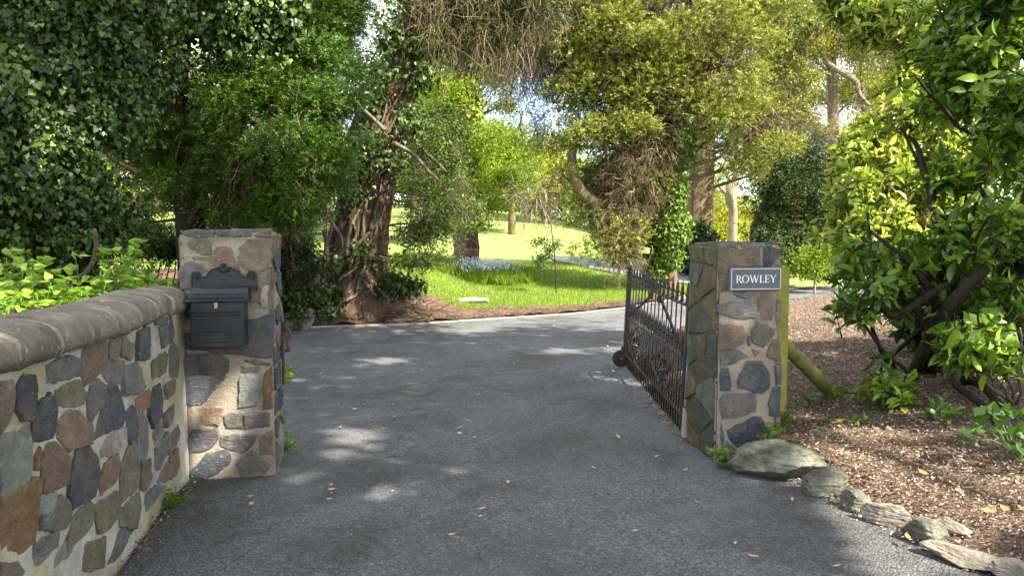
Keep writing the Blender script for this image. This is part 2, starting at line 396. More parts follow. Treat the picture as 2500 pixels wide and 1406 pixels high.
M['mortar'] = m_mortar('tan_mortar', (.23, .195, .15), (.45, .395, .32))
M['mortarwall'] = m_mortar('pale_wall_mortar', (.33, .31, .27), (.58, .56, .51), .5)
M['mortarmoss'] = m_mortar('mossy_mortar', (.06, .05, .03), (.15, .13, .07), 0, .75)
def m_coping():
    m, t, N, L = newmat('brown_coping_stone'); v = texco(t); a = nz(t, v, 6, 8, .65); b = nz(t, v, 60, 5, .7)
    c = ramp(t, a, [(.3, (.08, .068, .055)), (.5, (.165, .14, .112)), (.72, (.28, .25, .20))])
    c = mixc(t, ramp(t, nz(t, v, 3.3, 4), [(.5, 0.0), (.7, .6)]), c, (.16, .15, .09))
    li = nz(t, v, 38, 3, .5); c = mixc(t, ramp(t, li, [(.62, 0.0), (.7, .6)]), c, (.36, .34, .28))
    out(t, bsdf(t, c, .85, .2, bump(t, b, .012, .9, bump(t, a, .035, .9)))); return m
M['coping'] = m_coping()
def m_asphalt():
    m, t, N, L = newmat('worn_tarmac'); v = texco(t)
    big = nz(t, v, .55, 4, .6); med = nz(t, v, 7, 5, .7); fine = nz(t, v, 120, 3, .8); ag = vor(t, v, 85)
    agc = vor(t, v, 85, 'F1', 'Color')
    c = ramp(t, fine, [(.3, (.032, .035, .038)), (.5, (.092, .099, .105)), (.72, (.30, .315, .32))])
    f2 = nz(t, v, 38, 3, .85); c = mixc(t, 1.0, c, ramp(t, f2, [(.36, .62), (.5, .95), (.66, 1.6)]), 'MULTIPLY')
    c = mixc(t, ramp(t, ag, [(.15, .5), (.4, 0.0)]), c, mixc(t, .8, agc, (.17, .17, .17)))
    c = mixc(t, ramp(t, big, [(.42, .0), (.62, .5)]), c, (.075, .063, .052))
    c = mixc(t, ramp(t, med, [(.35, .35), (.55, 0.0)]), c, (.04, .042, .045))
    sp = vor(t, v, 17); c = mixc(t, ramp(t, sp, [(.045, .9), (.07, 0.0)]), c, (.4, .37, .3))
    wear = nz(t, texco(t, (1, .55, 1)), 1.1, 3, .5); c = mixc(t, ramp(t, wear, [(.5, 0.0), (.7, .4)]), c, (.15, .16, .165))
    st = nz(t, v, .9, 5, .65, .8); c = mixc(t, ramp(t, st, [(.48, 0.0), (.62, .75)]), c, mixc(t, 1.0, c, (.62, .57, .52), 'MULTIPLY'))
    ck = vor(t, texco(t, (1, .8, 1)), 1.3, 'DISTANCE_TO_EDGE'); ckn = nz(t, v, 1.1, 3); ckm = ramp(t, ck, [(.0, 1.0), (.006, 0.0)]); ckf = ramp(t, ckn, [(.52, 0.0), (.6, .65)])
    c = mixc(t, mixc(t, 1.0, ckm, ckf, 'MULTIPLY'), c, (.02, .02, .02))
    out(t, bsdf(t, c, .82, .3, bump(t, ag, .012, .9, bump(t, fine, .006, .8)))); return m
M['asphalt'] = m_asphalt()
def m_simple(name, c1, c2, sc=20, rough=.8, bd=.01, spec=.3, metal=0, c3=None):
    m, t, N, L = newmat(name); v = texco(t); a = nz(t, v, sc, 7, .65); c = ramp(t, a, [(.32, c1), (.68, c2)])
    if c3: c = mixc(t, ramp(t, nz(t, v, sc * .3, 5, .6), [(.52, 0.0), (.64, .8)]), c, c3)
    out(t, bsdf(t, c, rough, spec, bump(t, a, bd, .8), metal)); return m
M['lawn'] = m_simple('lawn_ground', (.10, .155, .032), (.20, .265, .07), 6, .9, .03, .1, 0, (.30, .31, .12))
M['soil'] = m_simple('dark_soil', (.05, .032, .022), (.14, .09, .06), 14, .95, .04, .1)
M['mulch'] = m_simple('bark_mulch', (.04, .027, .02), (.20, .14, .105), 45, .95, .03, .1)
M['chip'] = m_leaf('bark_chip', [(0, (.03, .021, .016)), (.38, (.115, .085, .062)), (.72, (.34, .27, .195)), (1, (.55, .46, .36))], 0, 1, .85, .15)
M['chipdark'] = m_leaf('shaded_bark_chip', [(0, (.03, .02, .016)), (.45, (.10, .07, .052)), (.8, (.22, .16, .12)), (1, (.42, .34, .27))], 0, 1, .85, .15)  # darker copy of the bark chip, the verge's shade put into its colour
M['path'] = m_simple('far_drive', (.10, .10, .105), (.18, .18, .185), 30, .9, .005)
M['kerb'] = m_simple('concrete_edging', (.2, .175, .15), (.36, .32, .28), 12, .9, .006)
M['iron'] = m_simple('black_painted_iron', (.012, .011, .011), (.04, .035, .032), 40, .5, .002, .5, .2, (.07, .04, .03))
M['ironrust'] = m_simple('rusty_iron', (.05, .035, .03), (.14, .09, .07), 60, .7, .004, .3, .2)
M['ironblue'] = m_simple('weathered_blue_grey_paint', (.10, .13, .135), (.2, .24, .24), 30, .6, .004, .4, .1, (.14, .12, .1))
M['ironpale'] = m_simple('bare_pale_bar', (.28, .22, .2), (.36, .3, .27), 30, .7, .002)
M['rubber'] = m_simple('black_rubber', (.012, .012, .012), (.03, .03, .03), 50, .6, .003)
M['boxpaint'] = m_simple('dark_navy_box_paint', (.007, .010, .015), (.014, .019, .028), 18, .38, .0015, .4, 0, (.016, .022, .031))
M['brass'] = m_simple('brass', (.45, .3, .1), (.6, .45, .18), 60, .4, .001, .5, .7)
M['slate'] = m_simple('slate_sign_face', (.075, .09, .11), (.105, .122, .145), 30, .6, .001, .3)
M['white'] = m_simple('white_sign_paint', (.72, .72, .7), (.82, .82, .8), 40, .6, .0005)
M['mosspost'] = m_simple('algae_green_timber', (.16, .18, .03), (.32, .33, .07), 9, .85, .01, .2, 0, (.2, .17, .11))
M['mosspostround'] = m_simple('mossy_round_timber', (.09, .095, .03), (.24, .24, .07), 9, .85, .015, .2, 0, (.09, .07, .05))
M['log'] = m_simple('grey_log', (.12, .10, .08), (.28, .25, .2), 9, .9, .01)
def m_rock(name, c1, c2, c3):
    m, t, N, L = newmat(name); v = texco(t); a = nz(t, v, 16, 9, .7); s = nz(t, texco(t, (1.3, 1.3, 4.5)), 3.2, 7, .65, .5); b = nz(t, v, 4, 4, .6)
    c = ramp(t, a, [(.3, c1), (.7, c2)]); c = mixc(t, ramp(t, s, [(.35, .75), (.5, 0.0)]), c, tuple(x * .45 for x in c1)); c = mixc(t, ramp(t, b, [(.5, 0.0), (.68, .7)]), c, c3)
    out(t, bsdf(t, c, .85, .2, bump(t, a, .03, 1.0, bump(t, s, .05, .8)))); return m
M['rock'] = m_rock('green_grey_rock', (.085, .088, .066), (.18, .18, .14), (.26, .255, .205))
M['rockpale'] = m_rock('pale_flaky_rock', (.17, .145, .12), (.34, .30, .25), (.14, .145, .11))
M['wire'] = m_simple('dull_wire', (.2, .19, .18), (.3, .29, .28), 50, .6, .0005, .4, .5)
M['stake'] = m_simple('weathered_stake', (.10, .07, .05), (.2, .15, .11), 30, .9, .01)

# ------------------------------------------------------------------ terrain
def yk(x): return np.interp(x, [-30, -6, -4.4, -3.67, -1.67, 0, 1.15, 2.33, 4, 7.5, 11, 20], [11, 11.2, 11.4, 11.6, 12.1, 13.1, 13.8, 14.9, 17.2, 20.5, 22, 25])
def xl(y): return np.interp(y, [-10, 4.7, 5.0, 7.2, 9, 11.4, 12], [-2.3, -2.3, -2.3, -2.6, -3.4, -4.5, -4.6])
def xr(y): return np.interp(y, [-6, 0, 2, 3.23, 3.48, 3.7, 4.12, 4.43, 4.85, 5.25, 6.5, 8, 9, 11.6, 14, 16.4, 18, 20, 22],
                               [7.5, 4.3, 2.9, 2.16, 2.04, 1.96, 1.87, 1.76, 1.62, 1.30, 1.33, 1.45, 1.64, 2.64, 4.3, 6.1, 8.5, 12, 20])
def H(x, y):
    x = np.asarray(x, float); y = np.asarray(y, float)
    k = y - yk(x)
    h = 0.035 * np.clip(k, 0, 12)
    h = h + 0.60 * smooth(k, .1, 1.9) * smooth(-x, .7, 3.0) * (1 - .55 * smooth(k, 3, 11))
    h = h + 3.0 * smooth(y, 27, 64) * (1 - .85 * smooth(x, -1, 12))
    h = h + 0.62 * smooth(xl(y) - x, 0, .9) * (1 - smooth(k, -.3, .5))
    m = (1 - smooth(y, 10, 15)) * (y < 20)
    h = h + m * (0.09 * smooth(x - xr(y), 0, .3) + 0.055 * np.clip(x - xr(y) - .3, 0, 6))
    return h + 0.008 * np.sin(x * 2.1 + y) * np.cos(y * 1.7) * (k > .3)
def H1(x, y): return float(H(x, y))
def sheet(name, poly, step, off, mat, jit=.35, kind='structure', zf=None, amp=0.0):
    poly = np.array(poly, float); lo = poly.min(0); hi = poly.max(0)
    # resample boundary
    B = []
    for a, b in zip(poly, np.roll(poly, -1, 0)):
        n = max(1, int(np.linalg.norm(b - a) / step)); B += [a + (b - a) * t for t in np.linspace(0, 1, n, endpoint=False)]
    B = np.array(B); r = np.random.default_rng(3)
    gx, gy = np.meshgrid(np.arange(lo[0] + step, hi[0], step), np.arange(lo[1] + step, hi[1], step)); Q = np.stack([gx.ravel(), gy.ravel()], 1)
    Q = Q + r.uniform(-jit, jit, Q.shape) * step
    ins = np.zeros(len(Q), bool); j = len(poly) - 1
    for i in range(len(poly)):
        xi, yi = poly[i]; xj, yj = poly[j]
        c = ((yi > Q[:, 1]) != (yj > Q[:, 1])) & (Q[:, 0] < (xj - xi) * (Q[:, 1] - yi) / (yj - yi + 1e-12) + xi); ins ^= c; j = i
    Q = Q[ins]; d = np.min(np.linalg.norm(Q[:, None] - B[None], axis=2), axis=1) if len(Q) * len(B) < 3e7 else np.ones(len(Q)); Q = Q[d > step * .4]
    V = [Vector(p) for p in B] + [Vector(p) for p in Q]; nb = len(B)
    vo, eo, fo, *_ = geometry.delaunay_2d_cdt(V, [(i, (i + 1) % nb) for i in range(nb)], [list(range(nb))], 1, 1e-6)
    X = np.array([v[:] for v in vo]); Z = H(X[:, 0], X[:, 1]) + off
    if amp: Z = Z + amp * np.array([mnoise.noise(Vector((x * 3.1, y * 3.1, 1))) + .5 * mnoise.noise(Vector((x * 9, y * 9, 4))) for x, y in X]) * 1.0
    mb = MB(); mb.add(np.column_stack([X, Z]), [tuple(f) for f in fo], smooth=True)
    return tag(mb.build(name, mat), kind=kind)
xs = np.concatenate([[-300, -180, -110], np.arange(-70, -12, 2.5), np.arange(-12, 14, .4), np.arange(14, 70, 2.5), [110, 180, 300]])
ys = np.concatenate([[-60, -25], np.arange(-10, 11, .5), np.arange(11, 30, .35), np.arange(30, 75, 1.5), [80, 95, 120, 170, 300]])
gx, gy = np.meshgrid(xs, ys); nx_, ny_ = len(xs), len(ys)
Z = H(gx, gy) - .03 - 0.04 * (1 - smooth(gy - yk(gx), -.1, .6))
i = (np.arange(ny_ - 1)[:, None] * nx_ + np.arange(nx_ - 1)[None]).ravel()
mb = MB(); mb.add(np.stack([gx, gy, Z], -1).reshape(-1, 3), np.stack([i, i + 1, i + nx_ + 1, i + nx_], 1), smooth=True)
tag(mb.build('lawn_ground', M['lawn']), kind='structure')

yy = np.arange(-4, 20.1, .4)
left = [(-1.4, -4), (-1.45, 1.0), (-1.7, 3.0), (-1.95, 4.2), (-2.1, 4.7)] + [(float(xl(y)), y) for y in (5.2, 6, 7.2, 8, 9, 10, 11, 11.35)]
far = [(x, float(yk(x))) for x in (-4.4, -4, -3.67, -3, -2.3, -1.67, -.8, 0, .6, 1.15, 1.7, 2.33, 3.1, 4, 5.6, 7.5, 9, 11, 16)]
near = [(float(xr(y)), y) for y in (20, 19, 18, 17, 16.4, 15, 14, 13, 11.6, 10.3, 9, 8, 7, 6, 5.25, 4.85, 4.43, 4.12, 3.7, 3.48, 3.23, 2, 1, 0, -2, -4)]
drive_poly = left + far + [(20, 24.6), (20, 21.5)] + near
sheet('driveway', drive_poly, .3, -.004, M['asphalt'])
path_c = spline([(7.2, 19.3, 0), (6.0, 20.8, 0), (4.9, 22.4, 0), (3.7, 24.9, 0), (2.9, 27.7, 0), (2.2, 30, 0), (1.2, 32, 0)], 30)[:, :2]
tg = unit(np.gradient(path_c, axis=0)); nr = np.column_stack([-tg[:, 1], tg[:, 0]])
pw = np.interp(np.linspace(0, 1, 30), [0, .7, 1], [1.1, 1.1, .15])[:, None]
sheet('far_path', list(map(tuple, path_c + nr * pw)) + list(map(tuple, (path_c - nr * pw)[::-1])), .6, .03, M['path'])
mr = [(float(xr(y)) + .02, y) for y in (-4, -2, 0, 1, 2, 3.23, 3.48, 3.7, 4.12, 4.43, 4.85, 5.25, 6, 7, 8, 9, 10.3, 11.6, 13, 14, 15, 16.4, 17.2, 18)] + [(12, 18.6), (14, 15), (14, -4)]
sheet('mulch_bed', mr, .16, .012, M['mulch'], amp=.02)
kx = np.array([-4.4, -4, -3.67, -3, -2.3, -1.67, -.8, 0, .6, 1.15, 1.7, 2.33, 3.1, 4])
top = [(4, 17.9), (3.1, 16.5), (2.33, 15.7), (1.2, 14.75), (.5, 14.4), (-.3, 14.2), (-.9, 14.1), (-1.3, 14.1), (-1.8, 14.5), (-2.4, 15.2), (-2.9, 16.2), (-4.6, 16)]
sheet('mulch_verge', [(x, float(yk(x)) + .06) for x in kx] + top, .11, .03, M['soil'], amp=.055)
sheet('bank_soil', [(-2.31, -3), (-2.31, 4.9)] + [(float(xl(y)) - .02, y) for y in (5.2, 6, 7.2, 8, 9, 10, 11, 11.3)] + [(-4.7, 15.8), (-8, 16.2), (-14, 12), (-14, -3)], .3, .012, M['soil'], amp=.03)
# kerb edging
mb = MB(); kk = np.linspace(-3.5, 4, 60)
P = np.column_stack([kk, yk(kk) + .01]); t_ = unit(np.gradient(P, axis=0)); n_ = np.column_stack([-t_[:, 1], t_[:, 0]])
ra = np.random.default_rng(5); hz = .022 + .012 * ra.normal(size=60).cumsum() * .15
hz = np.clip(hz, .004, .045)
V = []
for a, z in ((0, -.05), (0, 1), (.055, 1), (.055, -.05)):
    V.append(np.column_stack([P + n_ * a, hz if z == 1 else np.full(60, z)]))
V = np.stack(V, 1).reshape(-1, 3); F = []
for i in range(59):
    for q in range(3): F.append((i * 4 + q, i * 4 + q + 1, i * 4 + q + 5, i * 4 + q + 4))
mb.add(V, F)
tag(mb.build('kerb_edging', M['kerb']), kind='structure')

# ------------------------------------------------------------------ masonry helpers
DS, GR, BR, RD, OL, PG, OR, TN, PL = (.075, .085, .10), (.15, .15, .145), (.19, .145, .11), (.20, .135, .11), (.17, .165, .105), (.24, .27, .24), (.23, .135, .07), (.27, .20, .15), (.33, .29, .24)
def ring_poly(poly, r, step=.022, jit=.0032):
    P = np.array(poly, float); o = []
    for a, b in zip(P, np.roll(P, -1, 0)):
        n = max(1, int(np.linalg.norm(b - a) / step))
        for t in np.linspace(0, 1, n, endpoint=False): o.append(a + (b - a) * t)
    o = np.array(o)
    return o + r.normal(size=o.shape) * jit
def stone_add(mb, poly, mapf, h, col, r, mat=0, gr=.0):
    o = ring_poly(poly, r); c_ = o.mean(0); d_ = o - c_; o = c_ + d_ * (1 + gr / np.maximum(np.linalg.norm(d_, axis=1, keepdims=True), .02)); n = len(o); c = o.mean(0); sz = np.linalg.norm(o - c, axis=1).mean()
    tilt = r.normal(size=2) * .06
    col = np.clip(np.array(col) * r.uniform(.82, 1.2) * (1 + r.normal(size=3) * .03), .02, .8)
    def rg(f, hh, j=0.0):
        q = c + (o - c) * f; z = hh + (q - c) @ tilt + (r.normal(size=n) * j if j else 0); return np.array([mapf(a[0], a[1], zz) for a, zz in zip(q, z)])
    ins = 1 - .006 / sz
    R = [rg(1.03, -.02), rg(1.02, h * .55), rg(ins * 1.01, h, .0003), rg(.66, h * 1.02, .0008), rg(.3, h * 1.02, .0006)]
    V = np.concatenate(R + [np.array([mapf(c[0], c[1], h * 1.04)])]); F = []
    for k in range(4):
        for i in range(n): j = (i + 1) % n; F.append((k * n + i, k * n + j, (k + 1) * n + j, (k + 1) * n + i))
    mb.add(V, F, col=col, mat=mat, smooth=False)
    base = mb.n - len(V)
    T = np.array([(4 * n + i, 4 * n + (i + 1) % n, 5 * n) for i in range(n)]) + base
    mb.F.append(T); mb.T.append(np.full(n, .5)); mb.M.append(np.full(n, mat)); mb.Sm.append(np.zeros(n, bool)); cc = np.ones((n, 4)); cc[:, :3] = col; mb.C.append(cc)
def rubble(w, h, seed, cell=.17, gap=.010):
    r = np.random.default_rng(seed); n = max(3, int(w * h / (cell * cell * .9))); P = [];
    while len(P) < n:
        c = r.uniform(0, 1, (12, 2)) * np.array([w, h])
        P.append(c[0] if not P else c[int(np.argmax([min(((q[0] - p[0]) ** 2 + ((q[1] - p[1]) * 1.45) ** 2) for p in P) for q in c]))])
    P = np.array(P); sc = np.array([1, 1.45]); polys = []
    for i in range(n):
        poly = [np.array(q, float) for q in ((0, 0), (w, 0), (w, h), (0, h))]
        for j in range(n):
            if i == j: continue
            d = (P[j] - P[i]) * sc * sc; mid = (P[i] + P[j]) / 2; o = []
            for a, b in zip(poly, poly[1:] + poly[:1]):
                fa, fb = (a - mid) @ d, (b - mid) @ d
                if fa <= 0: o.append(a)
                if (fa < 0) != (fb < 0) and abs(fa - fb) > 1e-12: o.append(a + (b - a) * fa / (fa - fb))
            poly = o
            if len(poly) < 3: break
        if len(poly) < 3: continue
        p = np.array(poly); c = p.mean(0); d = p - c; L_ = np.linalg.norm(d, axis=1, keepdims=True)
        if L_.min() < gap: continue
        q = c + d / L_ * (L_ - gap * r.uniform(.8, 2.0, (len(p), 1))) * r.uniform(.88, 1.0, (len(p), 1)); q = np.clip(q, [.004, .004], [w - .004, h - .004])
        if r.uniform() < .93: polys.append(q)
    return polys
def noisy_box(mb, w, d, h, z0=-.15, step=.05, amp=.004, mat=0, seed=0):
    bm = bmesh.new(); bmesh.ops.create_cube(bm, size=1); bmesh.ops.scale(bm, vec=(w, d, h - z0), verts=bm.verts); bmesh.ops.translate(bm, vec=(w / 2, d / 2, (h + z0) / 2), verts=bm.verts)
    bmesh.ops.bevel(bm, geom=bm.edges[:], offset=.012, segments=2, affect='EDGES')
    bmesh.ops.subdivide_edges(bm, edges=[e for e in bm.edges if e.calc_length() > step * 2], cuts=int(max(w, d) / step), use_grid_fill=True)
    bmesh.ops.triangulate(bm, faces=[f for f in bm.faces if len(f.verts) > 4])
    for v in bm.verts:
        n = mnoise.noise_vector(v.co * 9 + Vector((seed, 0, 0))) * amp + mnoise.noise_vector(v.co * 30) * amp * .5; v.co += n
    mb.addbm(bm, mat=mat, smooth=True)
class Plane:
    """a rotated pillar front: local x right, y back, z up"""
    def __init__(s, A, rot): s.A = np.array([A[0], A[1], 0.]); s.th = rot; s.e1 = np.array([cos(rot), sin(rot), 0]); s.e2 = np.array([-sin(rot), cos(rot), 0])
    def uv(s, px, py, back=0.0):
        d = ray(px, py); O = np.array([0, 0, CAMZ]); t = ((s.A + s.e2 * back - O) @ s.e2) / (d @ s.e2); P = O + d * t; return np.array([(P - s.A) @ s.e1, P[2]])
PLt, PRt = Plane((-1.989, 4.42), radians(10)), Plane((1.344, 4.80), radians(10))
LW, LD, LH = .518, .42, 1.505
RW, RD_, RH = .437, .46, 1.425

def c2(p): return (400 + p[0] / 3.7, 520 + p[1] / 3.7)
def c1(p): return (p[0] / 1.5625, 500 + p[1] / 1.5625)
def c3(p): return (1450 + p[0] / 2.268, 560 + p[1] / 2.268)
left_up = [([(150,163),(445,158),(440,212),(260,215),(170,190)],GR),([(470,165),(775,168),(780,210),(480,205)],GR),([(835,190),(965,172),(968,215),(830,215)],BR),
 ([(225,270),(260,250),(380,252),(415,275),(415,375),(340,365),(245,320)],OL),([(410,480),(440,380),(480,300),(565,230),(600,300),(625,390),(680,520),(590,500),(500,470),(420,530)],RD),
 ([(645,350),(760,250),(960,235),(965,480),(850,540),(720,500),(670,460)],BR),([(150,500),(240,440),(350,460),(405,530),(290,560),(275,680),(150,690)],GR),
 ([(150,770),(280,735),(290,840),(220,830)],DS),([(790,700),(860,655),(870,800),(790,805)],BR),([(190,905),(300,880),(295,950),(200,945)],DS),
 ([(790,868),(945,870),(972,900),(968,1305),(560,1250),(160,1220),(170,1070),(290,1000),(400,930)],DS),([(890,690),(940,660),(935,840),(890,850)],PL),([(255,395),(410,400),(408,425),(290,425)],TN)]
left_lo = [([(705,600),(715,575),(840,568),(870,600),(890,700),(895,745),(800,765),(700,760)],DS),([(908,588),(1030,600),(1025,611),(930,600)],RD),([(925,618),(985,618),(988,634),(925,637)],GR),
 ([(915,670),(925,648),(990,655),(985,760),(912,770)],PG),([(1008,645),(1036,620),(1038,770),(1005,775)],OR),([(735,780),(850,770),(850,800),(835,835),(760,840),(725,800)],TN),
 ([(855,800),(925,794),(925,848),(865,846)],GR),([(937,797),(1025,797),(1028,848),(937,848)],GR),([(712,900),(735,862),(825,852),(835,880),(800,930),(765,942),(720,942)],DS),
 ([(845,882),(985,872),(965,910),(925,948),(845,920)],GR),([(998,880),(1038,862),(1040,948),(995,946)],BR),([(725,1020),(790,952),(860,932),(885,952),(880,990),(800,1035),(740,1035)],DS),
 ([(905,990),(960,937),(1020,990),(1028,1005),(1000,1048),(925,1050)],GR),([(697,1047),(760,1042),(795,1057),(770,1072),(695,1072)],PL),([(840,1045),(880,1033),(915,1055),(900,1072),(840,1072)],GR)]
right_f = [([(697,78),(780,76),(785,98),(697,100)],GR),([(825,82),(935,76),(938,98),(830,102)],GR),([(694,106),(745,106),(757,140),(750,200),(735,215),(738,335),(702,345),(692,200)],BR),
 ([(757,112),(905,107),(915,205),(752,206)],BR),([(940,102),(980,92),(1022,112),(1028,140),(975,203),(940,206)],DS),([(988,190),(1028,152),(1032,204)],TN),([(770,342),(880,342),(850,383),(790,370)],GR),
 ([(694,422),(760,400),(870,405),(896,488),(820,490),(694,468)],GR),([(905,400),(935,362),(1000,380),(985,500),(930,498)],BR),([(1010,400),(1032,388),(1034,500),(1020,525),(1004,513)],GR),
 ([(696,527),(820,530),(840,580),(825,628),(780,658),(698,658)],RD),([(877,570),(905,512),(1002,555),(988,590),(935,652),(877,625)],GR),([(962,690),(985,617),(1028,615),(1031,728),(967,708)],BR),
 ([(877,662),(916,676),(890,701)],RD),([(700,670),(800,662),(848,700),(790,730),(702,752)],GR),([(700,770),(740,772),(752,858),(745,886),(700,884)],DS),
 ([(780,850),(850,732),(920,732),(962,800),(958,870),(920,903),(850,885),(780,878)],DS),([(1005,760),(1034,745),(1036,858),(1015,858)],GR),([(700,935),(722,912),(890,907),(896,940),(888,1010),(715,1050),(700,1000)],GR),
 ([(970,950),(990,877),(1028,877),(1027,1026),(972,1028)],DS),([(737,1110),(890,1040),(915,1047),(968,1130),(945,1198),(800,1213),(747,1150)],DS),([(1005,1040),(1026,1038),(1023,1148),(1005,1148)],RD),
 ([(702,1070),(710,1085),(722,1198),(704,1198)],DS),([(737,1172),(788,1215),(775,1238),(742,1220)],GR),([(850,595),(858,590),(860,640),(850,640)],DS)]
def build_pillar(name, PL_, w, d, h, sets, label, mort, seed, rootname='gate_pillar'):
    root = empty(rootname, PL_.A, PL_.th, label, 'gate pillar')
    mb = MB(); noisy_box(mb, w, d, h, mat=0, seed=seed)
    o = mb.build('mortar', [mort, M['mortarmoss']], root)
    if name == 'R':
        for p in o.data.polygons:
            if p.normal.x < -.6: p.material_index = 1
    r = np.random.default_rng(seed); st = MB()
    front = lambda u, v, hh: (u, -hh, v)
    for fn, lst in sets:
        for poly, col in lst:
            q = np.array([PL_.uv(*fn(p)) for p in poly]); stone_add(st, q, front, .010 * r.uniform(.6, 1.4), col, r, 0, .0055)
    pal = [DS, GR, BR, GR, DS, OL, RD]
    def side(polys, mp, mat, hh): 
        for p in polys: stone_add(st, p, mp, hh * r.uniform(.7, 1.4), pal[r.integers(len(pal))], r, mat)
    side(rubble(d - .02, h, seed + 1, .15), (lambda u, v, hh: (w + hh, .01 + u, v)), 0, .012) if name == 'L' else side(rubble(d - .02, h, seed + 1, .15), (lambda u, v, hh: (w + hh, .01 + u, v)), 0, .012)
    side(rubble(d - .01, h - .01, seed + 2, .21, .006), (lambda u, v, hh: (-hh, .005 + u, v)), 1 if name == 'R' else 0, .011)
    side(rubble(w, h, seed + 3), (lambda u, v, hh: (u, d + hh, v)), 0, .012)
    for p in rubble(w - .02, d - .02, seed + 4, .16, .008): stone_add(st, p, (lambda u, v, hh: (u + .01, v + .01, h + hh)), .013 * r.uniform(.7, 1.5), pal[r.integers(3)], r, 0)
    st.build('facing_stones', [M['stone'], M['stonemoss']], root)
    return root
build_pillar('L', PLt, LW, LD, LH, [(c2, left_up), (c1, left_lo)], 'stone gate pillar carrying the dark mailbox, joined to the low curved wall', M['mortar'], 11)
build_pillar('R', PRt, RW, RD_, RH, [(c3, right_f)], 'stone gate pillar with the slate house name sign, iron gate hinged behind it', M['mortar'], 21)

# ------------------------------------------------------------------ curved garden wall
wp = spline([(-1.985, 4.46, 0), (-1.90, 3.85, 0), (-1.80, 3.35, 0), (-1.745, 2.95, 0), (-1.70, 2.42, 0), (-1.67, 1.8, 0), (-1.67, 1.0, 0), (-1.68, .2, 0)], 180)[:, :2]
wt = unit(np.gradient(wp, axis=0)); wn = np.column_stack([-wt[:, 1], wt[:, 0]]); wn *= np.sign(wn[:, :1])      # face normal towards the drive (+x)
ws = np.concatenate([[0], np.cumsum(np.linalg.norm(np.diff(wp, axis=0), axis=1))])
def wall_pt(s_, z, hh):
    x = np.interp(s_, ws, wp[:, 0]); y = np.interp(s_, ws, wp[:, 1]); nx = np.interp(s_, ws, wn[:, 0]); ny = np.interp(s_, ws, wn[:, 1]); return (x + nx * hh, y + ny * hh, z)
def wall_uv(px, py):
    d = ray(px, py); k = d[0] / d[1]; f = wp[:, 0] - k * wp[:, 1]      # zero where the ray's plan line meets the path
    sgn = np.where(np.diff(np.sign(f)) != 0)[0]
    if len(sgn) == 0: i = int(np.argmin(np.abs(f))); y = wp[i, 1]; s_ = ws[i]
    else:
        i = sgn[0]; a = f[i] / (f[i] - f[i + 1]); s_ = ws[i] + a * (ws[i + 1] - ws[i]); y = wp[i, 1] + a * (wp[i + 1, 1] - wp[i, 1])
    return np.array([s_, CAMZ + d[2] * y / d[1]])
WT = .30; WZ = 1.045
root = empty('garden_wall', (-1.85, 2.6, 0), 0, 'low curved stone wall with rounded brown coping beside the mailbox pillar', 'wall')
mb = MB(); nz_ = 26; zz = np.linspace(-.15, WZ + .01, nz_); idx = np.arange(0, 180, 1)
def strip(off):
    V = np.array([[wall_pt(ws[i], z, off + .004 * mnoise.noise(Vector((ws[i] * 9, z * 9, off)))) for z in zz] for i in idx]); return V.reshape(-1, 3)
n = len(idx)
for off in (0, -WT):
    b = (np.arange(n - 1)[:, None] * nz_ + np.arange(nz_ - 1)[None]).ravel(); mb.add(strip(off), np.stack([b, b + 1, b + nz_ + 1, b + nz_], 1), smooth=True)
adopt(mb.build('mortar', M['mortarwall']), root)
